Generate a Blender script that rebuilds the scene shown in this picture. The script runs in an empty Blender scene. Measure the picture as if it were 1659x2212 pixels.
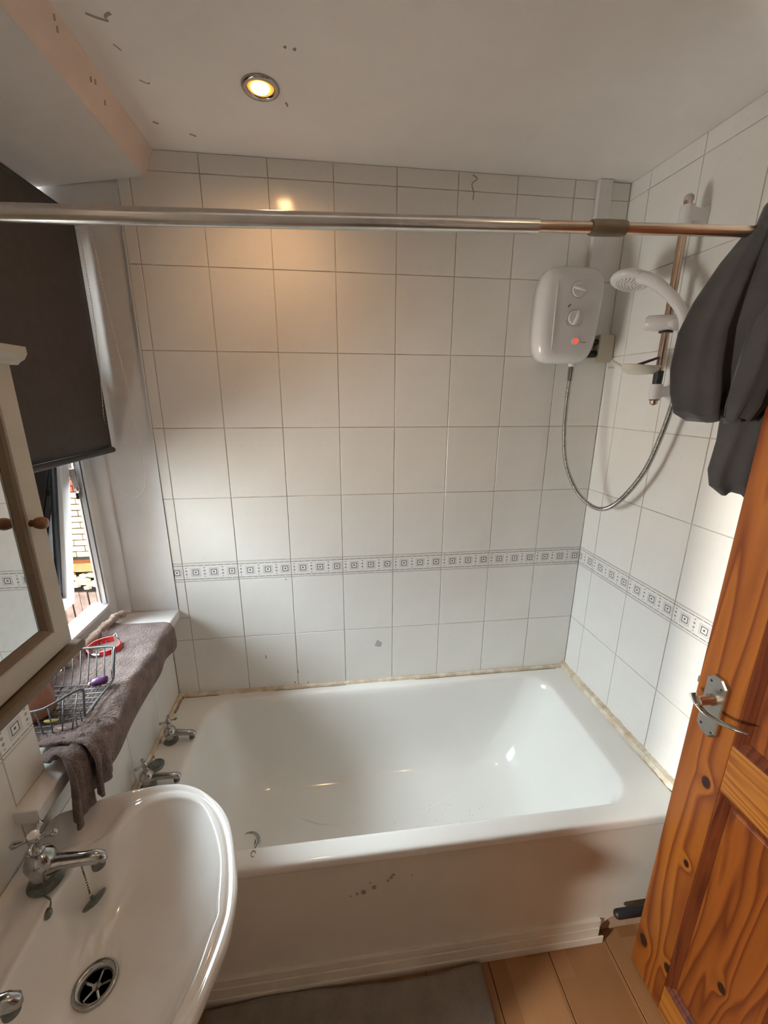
import bpy, bmesh, math, random
from mathutils import Vector, Matrix
random.seed(7)
SC = bpy.context.scene
COL = SC.collection

# ---------------------------------------------------------------- camera
RC = [(0.9922536, -0.12417021, 0.00381421), (-0.02985774, -0.26817372, -0.96290777), (0.12058733, 0.95533482, -0.26980378)]
cam = bpy.data.cameras.new('camera'); camo = bpy.data.objects.new('camera', cam); COL.objects.link(camo)
cam.sensor_fit = 'HORIZONTAL'; cam.sensor_width = 36.0; cam.lens = 895.7 / 1659 * 36.0; cam.clip_start = 0.02; cam.clip_end = 200
m = Matrix.Identity(4)
for i in range(3):
    m[i][0] = RC[0][i]; m[i][1] = -RC[1][i]; m[i][2] = -RC[2][i]
m[0][3], m[1][3], m[2][3] = 0.56946645, -1.5287119, 1.70995
camo.matrix_world = m
SC.camera = camo

# ---------------------------------------------------------------- world, lights, exposure
w = bpy.data.worlds.new('sky'); SC.world = w; w.use_nodes = True
bg = w.node_tree.nodes['Background']; bg.inputs[1].default_value = 63.0
# plain overcast sky: three times brighter overhead than at the horizon, bright ground half added below to lift the ceiling
_wt = w.node_tree; _tc = _wt.nodes.new('ShaderNodeTexCoord'); _sp = _wt.nodes.new('ShaderNodeSeparateXYZ'); _rp = _wt.nodes.new('ShaderNodeValToRGB')
_wt.links.new(_tc.outputs['Generated'], _sp.inputs[0]); _mr = _wt.nodes.new('ShaderNodeMapRange'); _mr.inputs[1].default_value = -1; _mr.inputs[2].default_value = 1
_wt.links.new(_sp.outputs[2], _mr.inputs[0]); _wt.links.new(_mr.outputs[0], _rp.inputs[0]); _wt.links.new(_rp.outputs[0], bg.inputs[0])
_e = _rp.color_ramp.elements; _e[0].position = 0.49; _e[0].color = (0.42, 0.39, 0.355, 1); _e[1].position = 1.0; _e[1].color = (0.86, 0.95, 1.0, 1)
_n = _e.new(0.51); _n.color = (0.29, 0.32, 0.335, 1)
SC.view_settings.view_transform = 'Standard'; SC.view_settings.look = 'None'
SC.view_settings.exposure = 0.0; SC.view_settings.gamma = 1.0; SC.view_settings.use_curve_mapping = False
try:
    SC.cycles.max_bounces = 10; SC.cycles.diffuse_bounces = 6; SC.cycles.glossy_bounces = 5; SC.cycles.transmission_bounces = 6
    SC.cycles.sample_clamp_indirect = 4.0; SC.cycles.blur_glossy = 0.6; SC.cycles.use_denoising = True
    SC.cycles.caustics_reflective = False; SC.cycles.caustics_refractive = False
except Exception: pass

def portal(name, loc, rot, sx, sy):
    l = bpy.data.lights.new(name, 'AREA'); l.shape = 'RECTANGLE'; l.size = sx; l.size_y = sy
    l.cycles.is_portal = True
    o = bpy.data.objects.new(name, l); COL.objects.link(o); o.location = loc; o.rotation_euler = rot
def lamp(name, kind, loc, energy, color, size=0.03, spot=None, blend=1.0, rot=(0, 0, 0)):
    l = bpy.data.lights.new(name, kind); l.energy = energy; l.color = color
    if kind in ('POINT', 'SPOT'): l.shadow_soft_size = size
    if kind == 'SPOT': l.spot_size = spot; l.spot_blend = blend
    o = bpy.data.objects.new(name, l); COL.objects.link(o); o.location = loc; o.rotation_euler = rot
    return o
portal('window_portal', (-0.55, -0.36, 1.55), (0, math.radians(-90), 0), 1.5, 1.1)
WARM = (1.0, 0.55, 0.24)
lamp('downlight_lamp', 'SPOT', (0.425, -0.285, 2.392), 8.0, WARM, 0.022, math.radians(165), 1.0, (math.radians(2), math.radians(2), 0))
lamp('downlight_lamp', 'SPOT', (1.158, -1.288, 2.392), 5.0, (1.0, 0.72, 0.45), 0.022, math.radians(160), 1.0)

# ---------------------------------------------------------------- node helpers
def new_mat(name):
    mt = bpy.data.materials.new(name); mt.use_nodes = True
    return mt, mt.node_tree, mt.node_tree.nodes['Principled BSDF']
def M(nt, op, a, b=None, c=None):
    n = nt.nodes.new('ShaderNodeMath'); n.operation = op
    for i, v in enumerate((a, b, c)):
        if v is None: continue
        if isinstance(v, (int, float)): n.inputs[i].default_value = v
        else: nt.links.new(v, n.inputs[i])
    return n.outputs[0]
def mixc(nt, f, a, b):
    n = nt.nodes.new('ShaderNodeMix'); n.data_type = 'RGBA'
    for s, v in ((n.inputs[0], f), (n.inputs[6], a), (n.inputs[7], b)):
        if isinstance(v, (int, float)): s.default_value = v
        elif isinstance(v, tuple): s.default_value = (v[0], v[1], v[2], 1)
        else: nt.links.new(v, s)
    return n.outputs[2]
def coords(nt, kind='Object'):
    t = nt.nodes.new('ShaderNodeTexCoord'); return t.outputs[kind]
def xyz(nt, v):
    s = nt.nodes.new('ShaderNodeSeparateXYZ'); nt.links.new(v, s.inputs[0]); return s.outputs
def comb(nt, x, y, z):
    c = nt.nodes.new('ShaderNodeCombineXYZ')
    for i, v in enumerate((x, y, z)):
        if isinstance(v, (int, float)): c.inputs[i].default_value = v
        else: nt.links.new(v, c.inputs[i])
    return c.outputs[0]
def noise(nt, vec, scale, detail=2.0, rough=0.5):
    n = nt.nodes.new('ShaderNodeTexNoise'); n.inputs['Scale'].default_value = scale; n.inputs['Detail'].default_value = detail
    n.inputs['Roughness'].default_value = rough
    if vec is not None: nt.links.new(vec, n.inputs['Vector'])
    return n.outputs[0]
def ramp(nt, f, stops):
    r = nt.nodes.new('ShaderNodeValToRGB'); nt.links.new(f, r.inputs[0]); e = r.color_ramp.elements
    while len(e) < len(stops): e.new(0.5)
    for i, (p, c) in enumerate(stops):
        e[i].position = p; e[i].color = (c[0], c[1], c[2], 1)
    return r.outputs[0]
def bump(nt, bs, h, strength, dist=0.002):
    b = nt.nodes.new('ShaderNodeBump'); b.inputs['Strength'].default_value = strength; b.inputs['Distance'].default_value = dist
    nt.links.new(h, b.inputs['Height']); nt.links.new(b.outputs[0], bs.inputs['Normal'])
def simple(name, col, rough=0.5, metal=0.0, var=0.06, vscale=12.0, bscale=0.0, bstr=0.0, bdist=0.001, coat=0.0, col2=None, sheen=0.0):
    mt, nt, bs = new_mat(name)
    bs.inputs['Roughness'].default_value = rough; bs.inputs['Metallic'].default_value = metal
    if coat: bs.inputs['Coat Weight'].default_value = coat; bs.inputs['Coat Roughness'].default_value = 0.05
    if sheen: bs.inputs['Sheen Weight'].default_value = sheen
    v = coords(nt)
    n = noise(nt, v, vscale, 4, 0.6)
    c2 = col2 if col2 else tuple(max(0, x * (1 - var * 2)) for x in col)
    c = mixc(nt, ramp(nt, n, [(0.35, (0, 0, 0)), (0.68, (1, 1, 1))]), col, c2)
    nt.links.new(c, bs.inputs['Base Color'])
    if bscale: bump(nt, bs, noise(nt, v, bscale, 3, 0.6), bstr, bdist)
    return mt

TILE_C = (0.80, 0.79, 0.765)
def tile_material(name, band=False, flip=False):
    mt, nt, bs = new_mat(name)
    bs.inputs['Roughness'].default_value = 0.16
    v = coords(nt); X, Y, Z = xyz(nt, v)
    big = noise(nt, v, 5.0, 3, 0.6)
    c = mixc(nt, ramp(nt, big, [(0.4, (0, 0, 0)), (0.75, (1, 1, 1))]), TILE_C, (0.76, 0.75, 0.72))
    def cheb(ax, az): return M(nt, 'MAXIMUM', M(nt, 'ABSOLUTE', ax), M(nt, 'ABSOLUTE', az))
    def rng(d, lo, hi): return M(nt, 'MULTIPLY', M(nt, 'GREATER_THAN', d, lo), M(nt, 'LESS_THAN', d, hi))
    if band:
        P = 0.0662
        fx = M(nt, 'SUBTRACT', M(nt, 'MODULO', X, P), 0.0445) if not flip else M(nt, 'SUBTRACT', M(nt, 'MODULO', X, P), 0.0445)
        cz = M(nt, 'SUBTRACT', Z, 0.0375)
        d = cheb(fx, cz)
        d2 = cheb(M(nt, 'SUBTRACT', fx, -0.0004), M(nt, 'SUBTRACT', cz, 0.0004))
        ring_out = rng(d, 0.0155, 0.0175)
        ring_mid = rng(d, 0.0125, 0.0155)
        ring_in = rng(d, 0.0085, 0.0112)
        dot = M(nt, 'LESS_THAN', d2, 0.0030)
        c = mixc(nt, M(nt, 'MULTIPLY', ring_mid, 0.55), c, (0.55, 0.53, 0.53))
        c = mixc(nt, M(nt, 'MULTIPLY', ring_out, 0.5), c, (0.35, 0.33, 0.34))
        c = mixc(nt, M(nt, 'MULTIPLY', M(nt, 'MAXIMUM', ring_in, dot), 0.92), c, (0.055, 0.045, 0.06))
        # column of three dots
        dx = M(nt, 'SUBTRACT', M(nt, 'MODULO', X, P), 0.0105)
        dz = M(nt, 'SUBTRACT', M(nt, 'MODULO', M(nt, 'ADD', cz, 0.1295 + 0.00675), 0.0135), 0.0075)
        dd = M(nt, 'SQRT', M(nt, 'ADD', M(nt, 'MULTIPLY', dx, dx), M(nt, 'MULTIPLY', dz, dz)))
        dm = M(nt, 'MULTIPLY', M(nt, 'LESS_THAN', dd, 0.0036), M(nt, 'LESS_THAN', M(nt, 'ABSOLUTE', cz), 0.02))
        c = mixc(nt, M(nt, 'MULTIPLY', dm, 0.75), c, (0.13, 0.12, 0.13))
        az = M(nt, 'ABSOLUTE', cz)
        dash = M(nt, 'GREATER_THAN', M(nt, 'MODULO', M(nt, 'ADD', X, 0.0), 0.0248), 0.0022)
        thick = M(nt, 'MULTIPLY', rng(az, 0.0262, 0.0288), dash)
        thin = rng(az, 0.0335, 0.0347)
        c = mixc(nt, M(nt, 'MULTIPLY', thick, 0.85), c, (0.09, 0.08, 0.09))
        c = mixc(nt, M(nt, 'MULTIPLY', thin, 0.55), c, (0.2, 0.19, 0.2))
    else:
        a = M(nt, 'SUBTRACT', M(nt, 'MODULO', X, 0.0333), 0.01665)
        b = M(nt, 'SUBTRACT', M(nt, 'MODULO', Z, 0.0416), 0.0208)
        dd = M(nt, 'ADD', M(nt, 'ABSOLUTE', a), M(nt, 'ABSOLUTE', b))
        sp = M(nt, 'MULTIPLY', M(nt, 'LESS_THAN', dd, 0.0032), ramp(nt, noise(nt, v, 14.0, 1), [(0.42, (0.1, 0.1, 0.1)), (0.6, (0.8, 0.8, 0.8))]))
        c = mixc(nt, M(nt, 'MULTIPLY', sp, 0.22), c, (0.45, 0.44, 0.45))
    nt.links.new(c, bs.inputs['Base Color'])
    bump(nt, bs, noise(nt, v, 9.0, 2), 0.25, 0.002)
    return mt

def pine(name, knots=(), light=(0.26, 0.085, 0.012), dark=(0.11, 0.024, 0.005), along='Z', scale=1.0, rough=0.32):
    """varnished pine; the grain runs along one object axis and bends round the knots (y, z, size)"""
    mt, nt, bs = new_mat(name)
    bs.inputs['Roughness'].default_value = rough
    bs.inputs['Specular IOR Level'].default_value = 0.3; bs.inputs['Coat Weight'].default_value = 0.04; bs.inputs['Coat Roughness'].default_value = 0.25
    v = coords(nt); X, Y, Z = xyz(nt, v)
    L, A = (Z, Y) if along == 'Z' else (Y, Z)
    warp = noise(nt, comb(nt, M(nt, 'MULTIPLY', A, 7.0 * scale), M(nt, 'MULTIPLY', L, 0.7 * scale), X), 1.0, 2, 0.5)
    ph = M(nt, 'ADD', M(nt, 'MULTIPLY', A, 14.0 * scale), M(nt, 'MULTIPLY', warp, 9.0))
    kn = None
    for (ky, kz, s) in knots:
        dy = M(nt, 'MULTIPLY', M(nt, 'SUBTRACT', Y, ky), 1.0 / s); dz = M(nt, 'MULTIPLY', M(nt, 'SUBTRACT', Z, kz), 0.75 / s)
        r2 = M(nt, 'ADD', M(nt, 'MULTIPLY', dy, dy), M(nt, 'MULTIPLY', dz, dz))
        e = M(nt, 'POWER', 2.718, M(nt, 'MULTIPLY', r2, -0.3))
        ph = M(nt, 'ADD', ph, M(nt, 'MULTIPLY', e, 0.9))
        k = M(nt, 'SUBTRACT', 1.0, M(nt, 'MINIMUM', M(nt, 'MULTIPLY', r2, 1.0), 1.0))
        kn = k if kn is None else M(nt, 'MAXIMUM', kn, k)
    fr = M(nt, 'FRACT', ph)
    c = ramp(nt, fr, [(0.0, light), (0.45, tuple((l * 0.7 + d * 0.3) for l, d in zip(light, dark))), (0.82, dark), (1.0, light)])
    fine = noise(nt, comb(nt, M(nt, 'MULTIPLY', A, 260.0), M(nt, 'MULTIPLY', L, 9.0), X), 1.0, 2, 0.6)
    c = mixc(nt, M(nt, 'MULTIPLY', fine, 0.35), c, tuple(d * 0.9 for d in dark))
    if kn is not None:
        c = mixc(nt, ramp(nt, kn, [(0.0, (0, 0, 0)), (0.5, (1, 1, 1))]), c, (0.018, 0.006, 0.003))
    nt.links.new(c, bs.inputs['Base Color'])
    bump(nt, bs, fine, 0.12, 0.001)
    return mt

MT = {}
MT['tile'] = tile_material('glazed_tile'); MT['band'] = tile_material('patterned_border_tile', True)
MT['grout'] = simple('grout', (0.40, 0.34, 0.28), 0.9, var=0.3, vscale=9, col2=(0.66, 0.62, 0.56))
MT['plaster'] = simple('painted_plaster', (0.76, 0.745, 0.72), 0.75, var=0.05, vscale=4, bscale=60, bstr=0.35, bdist=0.0015)
MT['hallpaint'] = simple('dim_hall_paint', (0.16, 0.12, 0.09), 0.8)
MT['reveal'] = simple('white_gloss_plaster', (0.80, 0.80, 0.80), 0.45, var=0.04, vscale=7, bscale=12, bstr=0.5, bdist=0.004)
MT['ceiling'] = simple('ceiling_paint', (0.86, 0.83, 0.80), 0.85, var=0.04, vscale=3, bscale=90, bstr=0.25, bdist=0.001)
MT['beam'] = simple('painted_warm_glow', (0.80, 0.63, 0.53), 0.7, var=0.05, vscale=5, bscale=50, bstr=0.3, bdist=0.001)  # downlight's warm glow on the bulkhead face, put into its colour
MT['upvc'] = simple('white_upvc', (0.80, 0.81, 0.82), 0.3, var=0.03, vscale=20)
MT['rubber'] = simple('black_gasket', (0.02, 0.02, 0.022), 0.5)
MT['enamel'] = simple('white_enamel', (0.80, 0.80, 0.775), 0.12, var=0.02, vscale=3, coat=0.3)
MT['panel'] = simple('bath_panel_white', (0.74, 0.72, 0.66), 0.35, var=0.05, vscale=3)
MT['plinth'] = simple('plinth_white', (0.74, 0.71, 0.63), 0.5, var=0.08, vscale=6)
MT['sealant'] = simple('yellowed_sealant', (0.74, 0.69, 0.58), 0.5, var=0.1, vscale=25, col2=(0.50, 0.38, 0.24), bscale=60, bstr=0.5)
MT['rust'] = simple('rust_stain', (0.28, 0.17, 0.08), 0.8, var=0.2, vscale=60)
MT['chrome'] = simple('worn_chrome', (0.50, 0.50, 0.49), 0.16, 1.0, var=0.15, vscale=30, bscale=80, bstr=0.15)
MT['limescale'] = simple('limescaled_chrome', (0.20, 0.22, 0.20), 0.4, 0.8, var=0.3, vscale=40, bscale=120, bstr=0.4)
MT['steel'] = simple('steel_tube', (0.62, 0.60, 0.57), 0.24, 1.0, var=0.1, vscale=15)
MT['warmmetal'] = simple('warm_tinted_steel', (0.60, 0.46, 0.36), 0.26, 1.0, var=0.1, vscale=15)
MT['tape'] = simple('brown_collar', (0.20, 0.16, 0.11), 0.5, 0.3, var=0.15, vscale=40)
MT['ceramic'] = simple('white_ceramic', (0.87, 0.86, 0.84), 0.08, var=0.02, vscale=3, coat=0.5)
MT['dark'] = simple('dark_hole', (0.01, 0.01, 0.012), 0.6)
MT['black'] = simple('black_plastic', (0.012, 0.012, 0.014), 0.5)
MT['plastic'] = simple('white_plastic', (0.72, 0.70, 0.70), 0.22, var=0.03, vscale=10, coat=0.2)
MT['greyplastic'] = simple('grey_plastic', (0.45, 0.44, 0.45), 0.35, var=0.03)
MT['cream'] = simple('cream_paint', (0.50, 0.46, 0.38), 0.45, var=0.06, vscale=8)
MT['creamedge'] = simple('shaded_edge', (0.17, 0.12, 0.075), 0.5, var=0.1, vscale=20)  # cabinet edges darkened to brown, their shade put into the colour
MT['knobwood'] = simple('turned_wood', (0.26, 0.11, 0.045), 0.35, var=0.2, vscale=40)
MT['blind'] = simple('charcoal_blind', (0.055, 0.046, 0.044), 0.85, var=0.1, vscale=30, bscale=400, bstr=0.3, bdist=0.0005)
MT['blindbar'] = simple('charcoal_hem', (0.035, 0.035, 0.04), 0.7, var=0.1)
MT['towel'] = simple('brown_towel', (0.14, 0.098, 0.088), 0.95, var=0.18, vscale=22, bscale=170, bstr=1.0, bdist=0.012, sheen=0.12, col2=(0.25, 0.185, 0.165))
MT['towelpale'] = simple('beige_cloth', (0.42, 0.32, 0.26), 0.95, var=0.12, vscale=30, bscale=200, bstr=0.8, bdist=0.003, sheen=0.3)
MT['robe'] = simple('charcoal_fabric', (0.024, 0.021, 0.021), 0.85, var=0.2, vscale=12, bscale=400, bstr=0.5, bdist=0.0012, sheen=0.08)
MT['mat'] = simple('grey_mat', (0.25, 0.22, 0.195), 0.95, var=0.1, vscale=20, bscale=300, bstr=0.8, bdist=0.003)
MT['purple'] = simple('purple_plastic', (0.10, 0.03, 0.12), 0.35)
MT['red'] = simple('red_rubber', (0.70, 0.03, 0.04), 0.4)
MT['brownbag'] = simple('rust_brown_pouch', (0.36, 0.16, 0.10), 0.55, var=0.2, vscale=14, bscale=30, bstr=0.6, bdist=0.004)
MT['yellow'] = simple('yellow_scrap', (0.5, 0.45, 0.12), 0.6)
MT['silverfilm'] = simple('crinkled_film', (0.62, 0.66, 0.68), 0.25, 0.7, var=0.25, vscale=30, bscale=28, bstr=1.0, bdist=0.02)
MT['timber'] = simple('bare_timber', (0.55, 0.38, 0.27), 0.75, var=0.12, vscale=15)
MT['wire'] = simple('grey_wire', (0.16, 0.16, 0.165), 0.4, 0.6, var=0.1)
MT['bead'] = simple('white_bead', (0.75, 0.74, 0.72), 0.4)
MT['scuff'] = simple('grey_scuff', (0.38, 0.33, 0.30), 0.9)
MT['brick'] = simple('cream_brick', (0.55, 0.42, 0.26), 0.9, var=0.12, vscale=8, bscale=60, bstr=0.6, bdist=0.004)
MT['redbrick'] = simple('red_brick', (0.42, 0.06, 0.04), 0.9, var=0.2, vscale=8, bscale=60, bstr=0.6, bdist=0.004)
MT['mortar'] = simple('mortar', (0.045, 0.035, 0.03), 0.95, var=0.15)
MT['fence'] = simple('weathered_board', (0.13, 0.085, 0.068), 0.85, var=0.25, vscale=9)
MT['orange'] = simple('orange_timber', (0.30, 0.10, 0.03), 0.8, var=0.15)
MT['ground'] = simple('garden_ground', (0.30, 0.27, 0.22), 0.95, var=0.2, vscale=2)
MT['clearplastic'] = simple('clear_dish', (0.62, 0.58, 0.50), 0.2, var=0.05)
mt, nt, bs = new_mat('crinkled_film')
_v = coords(nt); _t = nt.nodes.new('ShaderNodeBsdfTranslucent'); _t.inputs[0].default_value = (0.80, 0.84, 0.85, 1)
_g = nt.nodes.new('ShaderNodeBsdfGlossy'); _g.inputs[0].default_value = (0.7, 0.75, 0.78, 1); _g.inputs['Roughness'].default_value = 0.25
_b = nt.nodes.new('ShaderNodeBump'); _b.inputs['Distance'].default_value = 0.03; nt.links.new(noise(nt, _v, 25.0, 3), _b.inputs['Height'])
nt.links.new(_b.outputs[0], _t.inputs['Normal']); nt.links.new(_b.outputs[0], _g.inputs['Normal'])
_m = nt.nodes.new('ShaderNodeMixShader'); nt.links.new(ramp(nt, noise(nt, _v, 40.0, 3), [(0.46, (0.03, 0.03, 0.03)), (0.64, (0.75, 0.75, 0.75))]), _m.inputs[0])
nt.links.new(_t.outputs[0], _m.inputs[1]); nt.links.new(_g.outputs[0], _m.inputs[2])
nt.links.new(_m.outputs[0], [n for n in nt.nodes if n.type == 'OUTPUT_MATERIAL'][0].inputs[0]); MT['silverfilm'] = mt
mt, nt, bs = new_mat('mirror_glass'); bs.inputs['Metallic'].default_value = 1; bs.inputs['Roughness'].default_value = 0.01
vv = coords(nt); nt.links.new(ramp(nt, noise(nt, vv, 60, 2), [(0.3, (0.80, 0.82, 0.81)), (0.8, (0.86, 0.88, 0.87))]), bs.inputs['Base Color']); MT['mirror'] = mt
mt, nt, bs = new_mat('window_glass')
_tr = nt.nodes.new('ShaderNodeBsdfTransparent'); _tr.inputs[0].default_value = (0.93, 0.95, 0.95, 1)
_gl = nt.nodes.new('ShaderNodeBsdfGlossy'); _gl.inputs['Roughness'].default_value = 0.02
_fr = nt.nodes.new('ShaderNodeFresnel'); _fr.inputs[0].default_value = 1.45
_mx = nt.nodes.new('ShaderNodeMixShader'); nt.links.new(_fr.outputs[0], _mx.inputs[0]); nt.links.new(_tr.outputs[0], _mx.inputs[1]); nt.links.new(_gl.outputs[0], _mx.inputs[2])
nt.links.new(_mx.outputs[0], [n for n in nt.nodes if n.type == 'OUTPUT_MATERIAL'][0].inputs[0])
MT['glass'] = mt
mt, nt, bs = new_mat('bulb_glow'); bs.inputs['Emission Color'].default_value = (1.0, 0.62, 0.22, 1); bs.inputs['Emission Strength'].default_value = 9.0; MT['bulb'] = mt
mt, nt, bs = new_mat('opal_glow'); bs.inputs['Emission Color'].default_value = (1.0, 0.93, 0.83, 1); bs.inputs['Emission Strength'].default_value = 4300.0; MT['opal'] = mt
mt, nt, bs = new_mat('reflector_glow'); bs.inputs['Base Color'].default_value = (0.6, 0.4, 0.2, 1); bs.inputs['Emission Color'].default_value = (1.0, 0.36, 0.04, 1); bs.inputs['Emission Strength'].default_value = 1.3; MT['reflector'] = mt
mt, nt, bs = new_mat('red_led'); bs.inputs['Base Color'].default_value = (0.5, 0.03, 0.02, 1); bs.inputs['Emission Color'].default_value = (1.0, 0.10, 0.06, 1); bs.inputs['Emission Strength'].default_value = 0.9; MT['led'] = mt
KN = [(-0.834, 0.801, 0.014), (-0.839, 0.538, 0.009), (-0.780, 0.139, 0.017), (-0.864, 0.175, 0.014)]
MT['pine'] = pine('varnished_pine', KN)
MT['pinerail'] = pine('varnished_pine_rail', (), (0.32, 0.125, 0.020), (0.16, 0.048, 0.008), along='Y', scale=2.2)
MT['pinepanel'] = pine('varnished_pine_panel', [(-0.98, 0.33, 0.012)], (0.20, 0.056, 0.009), (0.085, 0.018, 0.004), scale=1.3)
MT['pinedark'] = pine('varnished_pine_moulding', (), (0.11, 0.025, 0.007), (0.05, 0.010, 0.003), scale=2.0)
def floor_mat():
    mt, nt, bs = new_mat('wood_laminate'); bs.inputs['Roughness'].default_value = 0.38
    v = coords(nt); X, Y, Z = xyz(nt, v)
    strip = M(nt, 'FLOOR', M(nt, 'DIVIDE', X, 0.0665))
    off = M(nt, 'MULTIPLY', strip, 0.37)
    blk = M(nt, 'FLOOR', M(nt, 'DIVIDE', M(nt, 'ADD', Y, off), 0.31))
    wn = nt.nodes.new('ShaderNodeTexWhiteNoise'); wn.noise_dimensions = '2D'; nt.links.new(comb(nt, strip, blk, 0.0), wn.inputs['Vector'])
    g = noise(nt, comb(nt, M(nt, 'MULTIPLY', X, 160.0), M(nt, 'MULTIPLY', Y, 8.0), 0.0), 1.0, 2)
    c = ramp(nt, wn.outputs['Value'], [(0.0, (0.25, 0.125, 0.052)), (0.5, (0.29, 0.150, 0.066)), (1.0, (0.34, 0.185, 0.088))])
    c = mixc(nt, M(nt, 'MULTIPLY', g, 0.3), c, (0.21, 0.10, 0.04))
    nt.links.new(c, bs.inputs['Base Color']); return mt
MT['floor'] = floor_mat()

# ---------------------------------------------------------------- mesh helpers
class MB:
    def __init__(s): s.v = []; s.f = []
    def add(s, vs, fs):
        n = len(s.v); s.v += [tuple(v) for v in vs]; s.f += [tuple(i + n for i in f) for f in fs]; return s
    def box(s, x0, x1, y0, y1, z0, z1):
        return s.add([(x0, y0, z0), (x1, y0, z0), (x1, y1, z0), (x0, y1, z0), (x0, y0, z1), (x1, y0, z1), (x1, y1, z1), (x0, y1, z1)],
                     [(3, 2, 1, 0), (4, 5, 6, 7), (0, 1, 5, 4), (1, 2, 6, 5), (2, 3, 7, 6), (3, 0, 4, 7)])
    def loft(s, rings, close=True, cap0=False, cap1=False):
        n = len(s.v); k = len(rings[0])
        for r in rings: s.v += [tuple(p) for p in r]
        for i in range(len(rings) - 1):
            for j in range(k if close else k - 1):
                a = n + i * k + j; b = n + i * k + (j + 1) % k
                s.f.append((a, b, b + k, a + k))
        if cap0: s.f.append(tuple(n + j for j in range(k))[::-1])
        if cap1: s.f.append(tuple(n + (len(rings) - 1) * k + j for j in range(k)))
        return s
    def tube(s, pts, r, k=8, cap=True, closed=False):
        pts = [Vector(p) for p in pts]; rings = []; N = len(pts); up = None
        for i, p in enumerate(pts):
            if closed: t = (pts[(i + 1) % N] - pts[i - 1]).normalized()
            else: t = (pts[min(i + 1, N - 1)] - pts[max(i - 1, 0)]).normalized()
            if up is None: up = Vector((0, 0, 1)) if abs(t.z) < 0.9 else Vector((1, 0, 0))
            a = t.cross(up)
            if a.length < 1e-4: a = t.cross(Vector((0.3, 1, 0.2)))
            a.normalize(); b = a.cross(t).normalized(); up = b
            rr = r[i] if isinstance(r, (list, tuple)) else r
            rings.append([p + (a * math.cos(q) + b * math.sin(q)) * rr for q in [2 * math.pi * j / k for j in range(k)]])
        if closed: rings.append(rings[0]); return s.loft(rings)
        return s.loft(rings, True, cap, cap)
    def lathe(s, prof, c=(0, 0, 0), axis=(0, 0, 1), k=24, cap=True):
        ax = Vector(axis).normalized(); a = ax.cross(Vector((0, 0, 1)) if abs(ax.z) < 0.9 else Vector((1, 0, 0))).normalized(); b = ax.cross(a)
        c = Vector(c); rings = [[c + ax * z + (a * math.cos(q) + b * math.sin(q)) * r for q in [2 * math.pi * j / k for j in range(k)]] for r, z in prof]
        return s.loft(rings, True, cap, cap)
    def ball(s, c, r, k=10, sc=(1, 1, 1)):
        rings = []
        for i in range(k // 2 + 1):
            t = math.pi * i / (k // 2); rr = max(math.sin(t), 0.02) * r
            rings.append([(c[0] + sc[0] * rr * math.cos(2 * math.pi * j / k), c[1] + sc[1] * rr * math.sin(2 * math.pi * j / k), c[2] + sc[2] * r * math.cos(t)) for j in range(k)])
        return s.loft(rings, True, True, True)
    def mesh(s, name, mat, smooth=False, bevel=0, seg=2):
        me = bpy.data.meshes.new(name); me.from_pydata(s.v, [], s.f); me.materials.append(MT[mat] if isinstance(mat, str) else mat)
        bm = bmesh.new(); bm.from_mesh(me)
        bmesh.ops.recalc_face_normals(bm, faces=bm.faces)
        if bevel:
            ed = [e for e in bm.edges if len(e.link_faces) == 2 and e.calc_face_angle(0) > 0.6]
            bmesh.ops.bevel(bm, geom=ed, offset=bevel, segments=seg, affect='EDGES', profile=0.5)
        bm.to_mesh(me); bm.free()
        if smooth:
            for p in me.polygons: p.use_smooth = True
        return me
    def obj(s, name, mat, parent=None, smooth=False, bevel=0, seg=2, angle=None):
        me = s.mesh(name, mat, smooth, bevel, seg)
        o = bpy.data.objects.new(name, me); COL.objects.link(o)
        if parent is not None: o.parent = parent; o.matrix_parent_inverse = parent.matrix_basis.inverted()
        if angle:
            me.set_sharp_from_angle(angle=math.radians(angle))
        return o
def thing(name, label, cat, loc=(0, 0, 0), group=None, kind=None):
    o = bpy.data.objects.new(name, None); COL.objects.link(o); o.location = loc; o.empty_display_size = 0.02
    bpy.context.view_layer.update()
    o['label'] = label
    if cat: o['category'] = cat
    if group: o['group'] = group
    if kind: o['kind'] = kind
    return o
def tag(o, label, cat=None, kind=None, group=None):
    o['label'] = label
    if cat: o['category'] = cat
    if kind: o['kind'] = kind
    if group: o['group'] = group
    return o
def catmull(pts, n=8, closed=False):
    P = [Vector(p) for p in pts]; out = []; N = len(P)
    rngs = range(N if closed else N - 1)
    for i in rngs:
        p0 = P[i - 1] if (closed or i > 0) else P[0]; p1 = P[i]; p2 = P[(i + 1) % N]; p3 = P[(i + 2) % N] if (closed or i + 2 < N) else P[-1]
        for j in range(n):
            t = j / n
            out.append(0.5 * ((2 * p1) + (-p0 + p2) * t + (2 * p0 - 5 * p1 + 4 * p2 - p3) * t * t + (-p0 + 3 * p1 - 3 * p2 + p3) * t ** 3))
    if not closed: out.append(P[-1])
    return out
def solid(o, th, off=0):
    md = o.modifiers.new('thickness', 'SOLIDIFY'); md.thickness = th; md.offset = off; return o
def subd(o, n=1):
    md = o.modifiers.new('smooth', 'SUBSURF'); md.levels = n; md.render_levels = n; return o

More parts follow.
